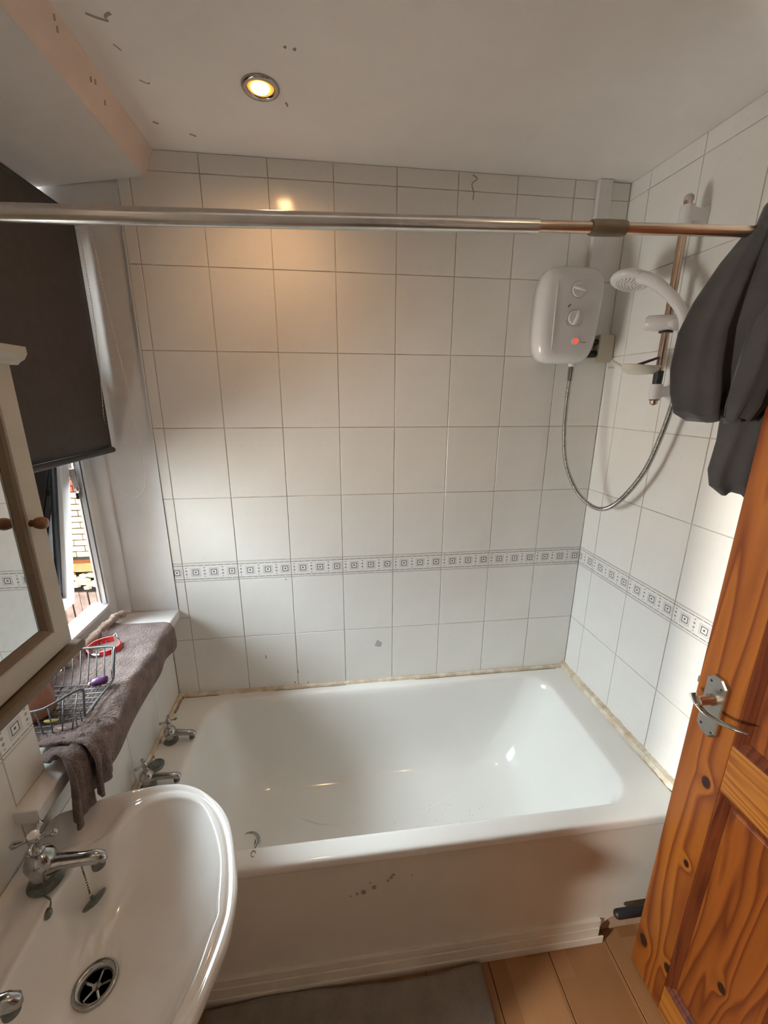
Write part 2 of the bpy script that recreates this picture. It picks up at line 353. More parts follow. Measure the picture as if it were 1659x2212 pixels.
# ---------------------------------------------------------------- tiled walls
Z0, H, BB, BT, RIM, CEIL = 0.525, 0.25, 1.025, 1.10, 0.52, 2.403
ROWS = [(0.275, 0.525, 0), (0.525, 0.775, 0), (0.775, 1.025, 0), (1.025, 1.10, 1), (1.10, 1.35, 0), (1.35, 1.60, 0), (1.60, 1.85, 0), (1.85, 2.10, 0), (2.10, 2.35, 0), (2.35, 2.403, 0)]
tile_cache = {}
GAP = 0.0012
def tile_mesh(u0, u1, z0, z1, kind):
    """tile in its own frame: x along the wall, z up, face at y=0, back at y=+0.008; u0,u1,z0,z1 cut window inside the nominal tile"""
    key = (round(u0, 4), round(u1, 4), round(z0, 4), round(z1, 4), kind)
    if key in tile_cache: return tile_cache[key]
    a, b, c, d = u0 + GAP, u1 - GAP, z0 + GAP, z1 - GAP; e = 0.0009
    mb = MB()
    mb.loft([[(a, 0.008, c), (b, 0.008, c), (b, 0.008, d), (a, 0.008, d)],
             [(a, 0.0009, c), (b, 0.0009, c), (b, 0.0009, d), (a, 0.0009, d)],
             [(a + e, 0, c + e), (b - e, 0, c + e), (b - e, 0, d - e), (a + e, 0, d - e)]], True, True, True)
    me = mb.mesh('border_tile' if kind else 'tile', 'band' if kind else 'tile'); tile_cache[key] = me; return me
def place_tile(parent, origin, ang, u, z, u0, u1, z0, z1, kind):
    o = bpy.data.objects.new('border_tile' if kind else 'tile', tile_mesh(u0, u1, z0, z1, kind)); COL.objects.link(o)
    o.location = (origin[0] + math.cos(ang) * u, origin[1] + math.sin(ang) * u, z)
    o.rotation_euler = (random.uniform(-0.0016, 0.0016), 0, ang + random.uniform(-0.0016, 0.0016))
    o.parent = parent; return o

# back wall -------------------------------------------------------
wall_back = MB().box(-0.265, 1.72, 0.0062, 0.20, 0, 2.47).obj('wall_back', 'reveal'); tag(wall_back, 'far bathroom wall above the bath covered in white tiles', kind='structure')
MB().box(-0.080, 1.604, 0.0022, 0.0065, 0.27, 0.905).box(-0.036, 1.604, 0.0022, 0.0065, 0.905, 2.403).obj('grout', 'grout', wall_back)
for (z0, z1, kd) in ROWS:
    for c in range(8):
        u1 = 0.2 if c < 7 else 0.1985
        place_tile(wall_back, (0, 0), 0, c * 0.2, z0, 0, u1, 0, z1 - z0, kd)
    if z1 <= 0.78: place_tile(wall_back, (0, 0), 0, -0.2, z0, 0.12, 0.2, 0, z1 - z0, kd)
    elif z0 < 0.9: 
        place_tile(wall_back, (0, 0), 0, -0.2, z0, 0.12, 0.2, 0, 0.098, kd)
        place_tile(wall_back, (0, 0), 0, -0.2, z0, 0.164, 0.2, 0.10, 0.25, kd)
    elif z1 <= 2.36: place_tile(wall_back, (0, 0), 0, -0.2, z0, 0.164, 0.2, 0, z1 - z0, kd)
MB().box(-0.0405, -0.0365, -0.0022, 0.006, 0.912, 2.30).obj('tile_edge_trim', 'upvc', wall_back)
for (x, z, h) in [(0.275, 0.665, 0.02), (0.40, 0.585, 0.018), (0.385, 0.535, 0.012), (0.44, 0.532, 0.01), (0.375, 1.012, 0.008)]:
    MB().add([(x, -0.0004, z), (x + 0.004, -0.0004, z + 0.002), (x + 0.003, -0.0004, z + h), (x - 0.002, -0.0004, z + h * 0.8)], [(0, 1, 2, 3)]).obj('scuff_mark', 'scuff', wall_back)
MB().add([(0.725, -0.0004, 0.69), (0.75, -0.0004, 0.685), (0.757, -0.0004, 0.705), (0.735, -0.0004, 0.72)], [(0, 1, 2, 3)]).obj('scuff_mark', 'greyplastic', wall_back)
MB().tube(catmull([(1.045, -0.0005, 2.395), (1.062, -0.0005, 2.385), (1.045, -0.0005, 2.37), (1.052, -0.0005, 2.345), (1.05, -0.0005, 2.325)], 6), 0.0016, 6).obj('hair_strand', 'scuff', wall_back)

# right wall ------------------------------------------------------
RA = math.atan2(-1, 0.0296); XC = 1.5986
def rw(d, off=0.0, z=0): return (XC + 0.0296 * d - off, -d, z)
wr = MB(); wr.add([(XC + 0.0022, 0.0, 0), (1.72, 0.0, 0), (1.80, -2.0, 0), (XC + 0.0022 + 0.0296 * 2.0, -2.0, 0), (XC + 0.0022, 0.0, 2.47), (1.72, 0.0, 2.47), (1.80, -2.0, 2.47), (XC + 0.0022 + 0.0296 * 2.0, -2.0, 2.47)],
       [(3, 2, 1, 0), (4, 5, 6, 7), (0, 1, 5, 4), (1, 2, 6, 5), (2, 3, 7, 6), (3, 0, 4, 7)])
wall_right = wr.obj('wall_right', 'grout'); tag(wall_right, 'right-hand wall of white tiles behind the shower riser', kind='structure')
MT['tile_r'] = MT['tile']
for (z0, z1, kd) in ROWS:
    place_tile(wall_right, (XC, 0), RA, 0.0915 - 0.1971, z0, 0.1971 - 0.0915, 0.1971, 0, z1 - z0, kd)
    for c in range(6 if z0 > 0.5 else 5):
        place_tile(wall_right, (XC, 0), RA, 0.0915 + 0.1971 * c, z0, 0, 0.1971, 0, z1 - z0, kd)

# left wall with the window recess --------------------------------
XL = -0.08
wl = MB()
wl.box(-0.335, XL - 0.0065, -0.71, 0.0062, 0, 0.872)                 # under the window
wl.box(-0.335, XL - 0.0065, -1.357, -0.71, 0, 2.47)                   # beyond the recess
wl.box(-0.335, XL - 0.0065, -0.71, 0.0062, 2.33, 2.47)
wall_left = wl.obj('wall_left', 'reveal'); tag(wall_left, 'left wall holding the window recess, tiled below the sill', kind='structure')
MB().box(XL - 0.0066, XL - 0.0022, -0.71, 0.0, 0.27, 0.872).box(XL - 0.0066, XL - 0.0022, -1.333, -0.71, 0.27, 2.10).obj('grout', 'grout', wall_left)
LA = math.pi / 2
for (z0, z1, kd) in ROWS:
    if z0 > 2.0: continue
    for c in range(7):
        ya, yb = -0.2 * c, -0.2 * (c + 1)           # from the corner towards the camera
        if z0 >= 1.02 and c < 3: continue
        lo, hi = (0.068 if c == 6 else 0.0), 0.2
        zz1 = z1
        if c <= 3 and z0 < 0.9 and z1 > 0.9:
            zz1 = 0.872
            if c == 3:
                place_tile(wall_left, (XL, 0), LA, yb, z0, 0.0, 0.09, 0.138, z1 - z0, kd)
        elif c == 3 and z0 >= 1.02: hi = 0.09
        place_tile(wall_left, (XL, 0), LA, yb, z0, lo, hi, 0, zz1 - z0, kd)

# wall behind the camera with the doorway --------------------------
wf = MB().box(-0.10, 0.72, -1.72, -1.62, 0, 2.47).box(0.72, 1.50, -1.72, -1.62, 2.02, 2.47).box(1.50, 1.80, -1.72, -1.62, 0, 2.47)
tag(wf.obj('wall_front', 'plaster'), 'painted wall with the open doorway', kind='structure')
alc = MB().box(-1.70, -0.335, -1.357, -1.20, 0, 2.47).box(-1.70, -1.60, -2.60, -1.30, 0, 2.47).box(-1.60, 0.0, -2.60, -2.50, 0, 2.47).box(-0.10, 0.0, -2.50, -1.72, 0, 2.47).box(-1.70, -0.335, -2.6, -1.2, CEIL, CEIL + 0.06).box(-0.335, 0.0, -2.6, -1.72, CEIL, CEIL + 0.06).box(-1.70, -0.335, -2.6, -1.2, -0.08, 0).box(-0.335, 0.0, -2.6, -1.72, -0.08, 0)
tag(alc.obj('wall_alcove', 'hallpaint'), 'side alcove of the room to the left behind the viewer', kind='structure')
wlamp = thing('wall_lamp', 'round opal wall lamp in the side alcove', 'lamp', (-1.6, -2.020, 1.45))
MB().lathe([(0.045, 0), (0.045, 0.012), (0.02, 0.02), (0.02, 0.06)], (-1.599, -2.020, 1.45), (1, 0, 0), 24).obj('backplate', 'chrome', wlamp)
MB().ball((-1.490, -2.020, 1.45), 0.050, 20).obj('globe', 'opal', wlamp, smooth=True)
hall = MB().box(0.1, 2.4, -3.7, -3.6, 0, 2.47).box(0.0, 0.1, -3.7, -1.72, 0, 2.47).box(2.4, 2.5, -3.7, -1.72, 0, 2.47).box(0.0, 2.5, -3.7, -1.72, 2.47, 2.5).box(0.0, 2.5, -3.7, -1.72, -0.1, -0.01)
tag(hall.obj('wall_hall', 'hallpaint'), 'plain landing walls beyond the open doorway', kind='structure')

# ceiling ----------------------------------------------------------
LX, LY = 0.430, -0.303
ceiling = MB().box(-0.335, 1.80, -1.72, 0.20, CEIL, CEIL + 0.06).obj('ceiling', 'ceiling'); tag(ceiling, 'off-white painted ceiling with scuffs', kind='structure')
def mark(pts, mat, par, r=0.002, name='scuff_mark'):
    return MB().tube(catmull(pts, 5), r, 5).obj(name, mat, par)
for pts, r in [([(0.133, -0.46), (0.150, -0.452), (0.168, -0.447)], 0.0022), ([(0.166, -0.455), (0.172, -0.462), (0.180, -0.466)], 0.003), ([(0.150, -0.39), (0.158, -0.375)], 0.0015),
               ([(0.158, -0.29), (0.172, -0.28), (0.178, -0.283)], 0.0014), ([(0.128, -0.135), (0.140, -0.128)], 0.0022), ([(0.207, -0.092), (0.222, -0.083)], 0.0022),
               ([(0.483, -0.256), (0.486, -0.244)], 0.0026), ([(0.516, -0.427), (0.519, -0.424)], 0.0035), ([(0.497, -0.430), (0.500, -0.427)], 0.0028)]:
    mark([(x, y, CEIL - 0.0002) for x, y in pts], 'scuff', ceiling, r)
# boxed bulkhead over the window
b1 = MB(); b1.loft([[(-0.30, -1.62, 2.283), (0.052, -1.62, 2.332), (0.098, -1.62, CEIL), (-0.30, -1.62, CEIL)],
                   [(-0.30, 0.0, 2.283), (0.043, 0.0, 2.334), (0.074, 0.0, CEIL), (-0.30, 0.0, CEIL)]], True, True, True)
bulk = b1.obj('trim_1', 'ceiling'); tag(bulk, 'boxed white bulkhead along the ceiling over the window', kind='structure')
fc = MB(); fc.loft([[(0.0525, -1.62, 2.3325), (0.0535, -1.62, 2.331), (0.0995, -1.62, CEIL - 0.0005), (0.0980, -1.62, CEIL)],
                    [(0.0435, 0.0, 2.3345), (0.0445, 0.0, 2.333), (0.0755, 0.0, CEIL - 0.0005), (0.0740, 0.0, CEIL)]], True, True, True)
tag(fc.obj('fascia_board', 'beam', bulk), 'face board with warm lamp glow put into its peach colour')
for y, z in [(-0.455, 2.372), (-0.47, 2.38), (-0.32, 2.37), (-0.335, 2.366), (-0.27, 2.36)]:
    x = 0.0535 + (z - 2.331) / 0.072 * 0.045
    mark([(x - 0.002, y, z), (x + 0.001, y - 0.006, z + 0.006)], 'scuff', bulk, 0.0018)

# floor -------------------------------------------------------------
sub = MB().box(-0.335, 1.80, -1.72, 0.2, -0.08, -0.0075).obj('floor', 'dark'); tag(sub, 'wood laminate floor of broad planks', kind='structure')
for i in range(-1, 9):
    x0 = 0.01 + 0.2 * i - 0.001; x0c = max(x0, -0.08); x1 = min(x0 + 0.2, 1.64)
    for (ya, yb) in ((-0.60, -1.72),):
        MB().box(x0c + 0.0012, x1 - 0.0012, yb, ya, -0.0075, 0).obj('floorboard', 'floor', sub, bevel=0.0008, seg=1)
# window ------------------------------------------------------------
win = thing('window_1', 'white top-hung window ajar behind the dark blind', None, (-0.28, -0.36, 0.91), kind='structure')
def wbox(name, mat, x0, x1, y0, y1, z0, z1, bev=0.003, par=None): return MB().box(x0, x1, y0, y1, z0, z1).obj(name, mat, par or win, bevel=bev)
wbox('window_sill', 'reveal', -0.26, -0.035, -0.812, 0.004, 0.877, 0.910, 0.003)
wbox('frame', 'upvc', -0.335, -0.262, -0.71, -0.001, 0.911, 0.962, 0.004)
wbox('frame', 'upvc', -0.277, -0.250, -0.052, -0.001, 0.913, 2.25, 0.004)
wbox('frame', 'upvc', -0.32, -0.250, -0.71, -0.655, 0.913, 2.25, 0.004)
wbox('frame', 'upvc', -0.32, -0.250, -0.654, -0.053, 2.13, 2.25, 0.004)
wbox('head_board', 'reveal', -0.335, -0.256, -0.709, -0.001, 2.2505, 2.2825, 0.001)
wbox('frame', 'upvc', -0.318, -0.251, -0.654, -0.053, 0.9625, 0.976, 0.003)
MB().box(-0.2775, -0.2745, -0.0540, -0.0515, 0.98, 2.13).box(-0.2585, -0.2565, -0.0545, -0.0515, 0.98, 2.13).obj('gasket', 'rubber', win)
# plaster fillet between reveal and frame
MB().box(-0.262, -0.204, -0.006, 0.0062, 0.911, 2.25).obj('plaster_fillet', 'reveal', win, bevel=0.003)
# sash hung from the top, pushed open
TH = math.radians(8.4); HX, HZ = -0.150, 2.16
def sx(u, d, y):       # u down the sash, d outwards
    return (HX - 0.035 - u * math.sin(TH) - d * math.cos(TH), y, HZ - u * math.cos(TH) + d * math.sin(TH))
def sash_box(name, mat, u0, u1, d0, d1, y0, y1, bev=0.003):
    P = [sx(u, d, y) for (u, d, y) in [(u0, d0, y0), (u1, d0, y0), (u1, d1, y0), (u0, d1, y0), (u0, d0, y1), (u1, d0, y1), (u1, d1, y1), (u0, d1, y1)]]
    return MB().add(P, [(3, 2, 1, 0), (4, 5, 6, 7), (0, 1, 5, 4), (1, 2, 6, 5), (2, 3, 7, 6), (3, 0, 4, 7)]).obj(name, mat, win, bevel=bev)
US = 0.447
sash_box('sash_stile', 'upvc', US, 1.18, 0.0, 0.040, -0.108, -0.062)
sash_box('sash_stile', 'upvc', US, 1.18, 0.0, 0.040, -0.650, -0.604)
sash_box('sash_rail', 'upvc', 1.135, 1.18, 0.0, 0.040, -0.6035, -0.1085)
sash_box('sash_rail', 'upvc', US, US + 0.05, 0.0, 0.040, -0.6035, -0.1085)
sash_box('gasket', 'rubber', US + 0.05, 1.135, 0.012, 0.034, -0.1225, -0.1085, 0)
sash_box('glass_pane', 'glass', US + 0.05, 1.135, 0.018, 0.022, -0.600, -0.1225, 0)
sash_box('crinkled_film', 'silverfilm', US + 0.05, 1.12, 0.024, 0.026, -0.165, -0.1230, 0)
wbox('transom', 'upvc', -0.300, -0.250, -0.654, -0.053, 1.725, 1.79)
wbox('glass_pane', 'glass', -0.268, -0.264, -0.654, -0.053, 1.7905, 2.1295, 0)
# friction stay
MB().box(-0.004, 0.004, -0.003, 0.003, -0.075, 0.0).obj('stay_arm', 'steel', win, bevel=0.001).matrix_world = Matrix.Translation((-0.284, -0.060, 1.475)) @ Matrix.Rotation(math.radians(-6), 4, 'Y') @ Matrix.Scale(2.2, 4, (1, 0, 0)) @ Matrix.Scale(0.9, 4, (0, 0, 1))
MB().lathe([(0.007, 0), (0.007, 0.006), (0.003, 0.008)], (-0.276, -0.060, 1.405), (1, 0, 0), 12).box(-0.278, -0.270, -0.072, -0.0525, 1.375, 1.396).obj('stay_pivot', 'chrome', win)

# outside -----------------------------------------------------------
out = MB().box(-6.0, 1.5, 3.46, 3.7, -1.7, 1.6).obj('brick_wall', 'mortar'); tag(out, 'cream and red brick wall of the neighbouring house outside', 'wall')
YB = 3.46
bcache = {}
def brick(x, z, mat, w=0.205):
    k = (mat, round(w, 3))
    if k not in bcache: bcache[k] = MB().box(0, w, -0.022, 0.0, 0, 0.0585).mesh('brick', mat, bevel=0.003, seg=1)
    o = bpy.data.objects.new('brick', bcache[k]); COL.objects.link(o); o.parent = out; o.location = (x, YB + random.uniform(-0.002, 0.003), z)
for r in range(-2, 14):
    z = -0.13 + r * 0.0715 + 0.0
    mat = 'brick' if r < 11 else 'redbrick'
    if z < -0.14: continue
    for c in range(9):
        x = -3.30 + c * 0.215 + (0.107 if r % 2 else 0)
        m_ = 'redbrick' if (x < -2.66 and r < 5) else mat
        brick(x, z, m_)
tag(MB().tube([(-2.66, 3.38, 0.42), (-2.50, 3.38, -0.12)], 0.028, 10).obj('drainpipe', 'upvc'), 'white drainpipe on the cream brick wall outside', 'pipe')
tag(MB().box(-3.6, -1.6, 3.30, 3.44, -0.265, -0.16).obj('timber_ledge', 'orange', bevel=0.004), 'orange timber ledge under the cream bricks outside', 'ledge')
st = thing('rubble_bank', 'pale rubble stones behind the garden fence outside', 'stones', (-2.4, 3.3, -0.5))
for i in range(150):
    x = -3.1 + random.random() * 1.3; z = -0.47 + random.random() * 0.165
    MB().ball((x, 3.32 + random.uniform(-0.02, 0.02), z), 0.040, 6, (1.3, 0.9, 0.7)).obj('stone', 'brick', st)
fn = thing('garden_fence', 'weathered vertical board fence outside below the window', 'fence', (-2.4, 3.1, -1.6))
for i in range(22):
    x = -3.35 + i * 0.088
    MB().box(x, x + 0.078, 3.1 + (i % 2) * 0.01, 3.118 + (i % 2) * 0.01, -1.69, -0.43 + random.uniform(-0.01, 0.01)).obj('fence_board', 'fence', fn, bevel=0.002, seg=1)
tag(MB().box(-12, 6, 0.25, 12, -1.80, -1.70).obj('garden_ground', 'ground'), 'bare garden ground outside', kind='structure')

lt = thing('shade_cover', 'unseen cover added to shade the brick wall outside', 'light_blocker', (-2.0, 2.0, 1.6))  # unseen cover, added to keep skylight off the bricks and fence
MB().box(-4.2, -0.62, 0.75, 3.45, 1.55, 1.62).obj('cover_top', 'fence', lt)
MB().box(-4.2, -4.1, 0.75, 3.45, -1.69, 1.549).obj('cover_side', 'mortar', lt)
MB().box(-0.75, -0.62, 0.75, 3.45, -1.69, 1.549).obj('cover_side', 'mortar', lt)
# blind ---------------------------------------------------------------
bl = thing('roller_blind', 'charcoal roller blind pulled down over the window', 'blind', (-0.19, -0.35, 2.22))
MB().tube([(-0.187, -0.008, 2.215), (-0.187, -0.690, 2.215)], 0.019, 20).obj('roller', 'blindbar', bl, smooth=True, angle=40)
cl = MB(); ys = [-0.011 - 0.674 * i / 24 for i in range(25)]; zs = [2.215 - 0.675 * j / 20 for j in range(21)]
cl.loft([[(-0.169 + 0.003 * math.sin(y * 14 + z * 3) * (2.2 - z), y, z) for y in ys] for z in zs], close=False)
solid(cl.obj('fabric', 'blind', bl, smooth=True), 0.0012)
MB().tube([(-0.168, -0.012, 1.531), (-0.168, -0.69, 1.531)], 0.009, 10).obj('bottom_bar', 'blindbar', bl, smooth=True, angle=40)
MB().box(-0.215, -0.16, -0.006, 0.0058, 2.19, 2.245).obj('end_bracket', 'plastic', bl, bevel=0.003)
ch = MB()
pth = catmull([(-0.150, -0.028, 2.20), (-0.1495, -0.029, 1.92), (-0.170, -0.03, 1.64), (-0.180, -0.03, 1.49), (-0.165, -0.03, 1.41), (-0.127, -0.03, 1.366), (-0.088, -0.03, 1.385), (-0.073, -0.03, 1.43), (-0.074, -0.03, 1.55), (-0.090, -0.03, 1.80), (-0.106, -0.03, 1.98), (-0.116, -0.029, 2.15), (-0.140, -0.028, 2.21)], 40)
acc = 0; last = pth[0]
for p in pth[1:]:
    acc += (p - last).length; last = p
    if acc > 0.0062: acc = 0; ch.ball(p, 0.0021, 6)
ch.tube(pth[::6], 0.0006, 4)
o = ch.obj('bead_chain', 'bead', bl); o['kind'] = 'stuff'

# bathtub ---------------------------------------------------------------
def rrect(x0, x1, y0, y1, r, z, n=10):
    P = []
    for cx, cy, a0 in ((x1 - r, y1 - r, 0), (x0 + r, y1 - r, 90), (x0 + r, y0 + r, 180), (x1 - r, y0 + r, 270)):
        for i in range(n + 1):
            a = math.radians(a0 + 90 * i / n); P.append((cx + r * math.cos(a), cy + r * math.sin(a), z))
    return P
bath = thing('bathtub', 'white enamel bath along the tiled far wall', 'bathtub', (0.76, -0.35, 0))
X0, X1 = -0.0785, 1.598
rg = [rrect(X0, X1, -0.690, -0.003, 0.006, 0.484), rrect(X0, X1, -0.702, -0.003, 0.006, 0.486), rrect(X0, X1, -0.704, -0.003, 0.006, 0.492), rrect(X0, X1, -0.704, -0.003, 0.006, 0.510), rrect(X0 + .002, X1 - .002, -0.7015, -0.004, 0.006, 0.5165),
      rrect(X0 + .006, X1 - .006, -0.697, -0.006, 0.006, 0.5195), rrect(X0 + .03, X1 - .03, -0.685, -0.016, 0.02, 0.5195),
      rrect(0.040, 1.480, -0.652, -0.040, 0.105, 0.5190), rrect(0.048, 1.473, -0.647, -0.045, 0.105, 0.5165), rrect(0.058, 1.466, -0.641, -0.052, 0.105, 0.507), rrect(0.066, 1.458, -0.637, -0.058, 0.105, 0.49),
      rrect(0.085, 1.425, -0.628, -0.070, 0.11, 0.40), rrect(0.105, 1.375, -0.617, -0.082, 0.115, 0.30), rrect(0.125, 1.33, -0.603, -0.097, 0.12, 0.225), rrect(0.150, 1.29, -0.580, -0.120, 0.13, 0.175),
      rrect(0.185, 1.24, -0.545, -0.155, 0.13, 0.150), rrect(0.26, 1.15, -0.48, -0.22, 0.12, 0.142), rrect(0.40, 0.95, -0.38, -0.32, 0.02, 0.138)]
mbx = MB().loft(rg, True, False, True)
bo = mbx.obj('tub_shell', 'enamel', bath, smooth=True)
solid(bo, 0.0, 0); bo.modifiers.clear(); subd(bo, 1)
# waste
MB().lathe([(0.010, 0.1430), (0.024, 0.1430), (0.031, 0.1450), (0.034, 0.1480), (0.037, 0.1500), (0.040, 0.1485), (0.041, 0.1400)], (0.228, -0.352, 0), (0, 0, 1), 28, False).obj('waste_ring', 'chrome', bath, smooth=True)
MB().lathe([(0.0245, 0.1445), (0.001, 0.1445)], (0.228, -0.352, 0), (0, 0, 1), 20).obj('waste_hole', 'dark', bath)
# panel and plinth
pn = MB(); xs = [X0 + 0.004, 0.2, 0.6, 1.0, 1.36, 1.375, 1.40, 1.42, 1.47, 1.588]; bot = [0.0, 0.0, 0.0, 0.0, 0.0, 0.0, 0.055, 0.075, 0.105, 0.105]
pn.loft([[(x, -0.678, b) for x, b in zip(xs, bot)], [(x, -0.684, 0.484) for x in xs]], close=False)
solid(pn.obj('bath_panel', 'panel', bath), 0.006, 1)
MB().box(X0 + 0.004, 1.385, -0.694, -0.679, 0.0, 0.088).box(X0 + 0.004, 1.380, -0.6995, -0.6942, 0.0, 0.062).box(X0 + 0.004, 1.395, -0.7045, -0.6997, 0.0, 0.030).obj('plinth', 'plinth', bath, bevel=0.001, seg=1)
def strip(name, p0, p1, nrm, mat='sealant', wdt=0.012):
    """quadrant strip in the angle between the tiles and the rim"""
    P0, P1, n = Vector(p0), Vector(p1), Vector(nrm); N = 60; rings = []
    for i in range(N + 1):
        p = P0.lerp(P1, i / N); w_ = wdt * random.uniform(0.88, 1.1)
        rings.append([p, p + n * w_, p + n * w_ * 0.75 + Vector((0, 0, w_ * 0.75)), p + Vector((0, 0, w_))])
    return MB().loft(rings, True, True, True).obj(name, mat, bath, smooth=False)
strip('sealant_strip', (X0, -0.001, 0.519), (X1, -0.001, 0.519), (0, -1, 0))
strip('sealant_strip', (X1 + 0.001, -0.001, 0.519), (1.619, -0.698, 0.519), (-1, 0, 0), wdt=0.023)
strip('sealant_strip', (X0 + 0.0005, -0.001, 0.519), (X0 + 0.0005, -0.62, 0.519), (1, 0, 0), wdt=0.011)
for (p0, p1, r) in [((-0.062, -0.012, 0.5205), (-0.066, -0.10, 0.5205), 0.0035), ((-0.07, -0.20, 0.5205), (-0.068, -0.245, 0.5205), 0.003), ((-0.065, -0.30, 0.5200), (-0.062, -0.33, 0.5200), 0.005), ((-0.055, -0.014, 0.5205), (0.08, -0.0145, 0.5205), 0.0018), ((0.9, -0.0150, 0.5205), (1.55, -0.0145, 0.5205), 0.0013), ((0.3, -0.0150, 0.5205), (0.6, -0.0145, 0.5205), 0.0010)]:
    P = [Vector(p0).lerp(Vector(p1), i / 8) + Vector((random.uniform(-1, 1) * 0.001, random.uniform(-1, 1) * 0.0012, 0)) for i in range(9)]
    MB().tube(P, [r * random.uniform(0.4, 1.1) for _ in P], 5).obj('rust_stain', 'rust', bath)
g = MB()
for i in range(34):
    x, y = random.choice([(1.0, -0.33), (1.0, -0.33), (0.7, -0.36), (0.95, -0.45)]); x += random.gauss(0, 0.10); y += random.gauss(0, 0.035)
    g.ball((x, y, 0.1435), 0.0016, 5, (1, 1, 0.4))
o = g.obj('grit', 'scuff', bath); o['kind'] = 'stuff'
for (x, z, r) in [(0.585, 0.352, 0.003), (0.603, 0.356, 0.004), (0.622, 0.358, 0.007), (0.652, 0.371, 0.006), (0.640, 0.394, 0.003), (0.69, 0.392, 0.004), (0.700, 0.402, 0.005), (0.706, 0.412, 0.005), (0.76, 0.40, 0.003)]:
    MB().ball((x, -0.6915, z), r, 8, (1, 0.1, 1)).obj('dried_splash', 'scuff', bath)
MB().tube([(0.327 + 0.006 * math.cos(a), -0.664 + 0.008 * math.sin(a), 0.5198) for a in [i * 0.6 for i in range(10)]], 0.0012, 5).obj('scuff_mark', 'scuff', bath)
tag(MB().box(1.405, 1.60, -0.672, -0.640, 0.0, 0.10).obj('timber_batten', 'timber', bevel=0.003), 'bare timber batten showing in the broken panel corner', 'batten')
tag(MB().tube([(1.398, -0.722, 0.160), (1.402, -0.722, 0.160), (1.408, -0.722, 0.160), (1.56, -0.722, 0.160)], [0.006, 0.011, 0.0135, 0.0135], 14).obj('black_grip', 'black', smooth=True, angle=40), 'black grip end poking out low behind the pine door', 'grip')
tag(MB().lathe([(0.0, 0.5200), (0.027, 0.5200), (0.0275, 0.5235), (0.024, 0.526), (0.018, 0.5255), (0.010, 0.528), (0.0, 0.530)], (-0.044, -0.342, 0), (0, 0, 1), 24, False).obj('bath_plug', 'limescale', smooth=True, angle=40), 'grey metal bath plug lying on the rim between the two bath taps', 'plug')

# taps ----------------------------------------------------------------
def tap(name, label, loc, s=1.0, spout=0.075, ang=0.0, hang=0.0, group=None, drop=0.0):
    t = thing(name, label, 'tap', loc, group)
    def L(o):
        o.parent = t; o.matrix_parent_inverse = Matrix.Identity(4); return o
    ca = Matrix.Rotation(ang, 4, 'Z')
    def fin(mb, n, mat, angle=35):
        mb.v = [tuple(ca @ Vector(v) * s) for v in mb.v]; return L(mb.obj(n, mat, None, smooth=True, angle=angle))
    fin(MB().lathe([(0.026, 0), (0.0275, 0.003), (0.025, 0.007), (0.020, 0.010), (0.0185, 0.016), (0.019, 0.020)], k=28), 'base_flange', 'limescale')
    fin(MB().lathe([(0.0185, 0.018), (0.0195, 0.030), (0.0225, 0.040), (0.0235, 0.046), (0.0225, 0.050), (0.0225, 0.053), (0.0195, 0.060), (0.013, 0.066), (0.0105, 0.068)], k=28), 'body', 'chrome')
    fin(MB().lathe([(0.0095, 0.066), (0.0105, 0.069), (0.0105, 0.073), (0.0075, 0.076), (0.0065, 0.084), (0.0085, 0.090), (0.009, 0.096)], k=18), 'neck', 'chrome')
    h = MB().ball((0, 0, 0.098), 0.0105, 14, (1, 1, 0.75))
    for q in range(4):
        a = hang + q * math.pi / 2; d = Vector((math.cos(a), math.sin(a), 0))
        h.tube([Vector((0, 0, 0.097)) + d * k for k in (0.004, 0.012, 0.020, 0.025, 0.030, 0.033)], [0.0045, 0.0032, 0.0038, 0.0056, 0.0056, 0.002], 10)
    fin(h, 'cross_handle', 'chrome', 50)
    fin(MB().lathe([(0.0085, 0.1045), (0.0085, 0.107), (0.0055, 0.109), (0.0, 0.1095)], k=16, cap=False), 'index_cap', 'ceramic' if 'basin' in name else 'chrome')
    z0 = 0.036
    sp = [(0.010, 0, z0), (0.030, 0, z0 + 0.002), (spout * 0.7, 0, z0 - drop * 0.4), (spout - 0.006, 0, z0 - drop * 0.8), (spout + 0.003, 0, z0 - drop - 0.004), (spout + 0.006, 0, z0 - drop - 0.011)]
    fin(MB().tube(sp, [0.0165, 0.0125, 0.0105, 0.0115, 0.0105, 0.006], 16), 'spout', 'chrome', 60)
    fin(MB().lathe([(0.0105, -0.002), (0.0105, 0.016)], (spout - 0.004, 0, z0 - drop - 0.020), (0, 0, 1), 16), 'nozzle', 'limescale')
    return t
tap('bath_tap', 'old chrome cross-head bath tap nearest the tiled corner', (-0.030, -0.238, 0.5195), 0.88, 0.085, math.radians(2), math.radians(20), 'bath taps', 0.008)
tap('bath_tap', 'old chrome cross-head bath tap partly hidden by the basin rim', (-0.036, -0.418, 0.5195), 0.88, 0.10, math.radians(4), math.radians(35), 'bath taps', 0.006)

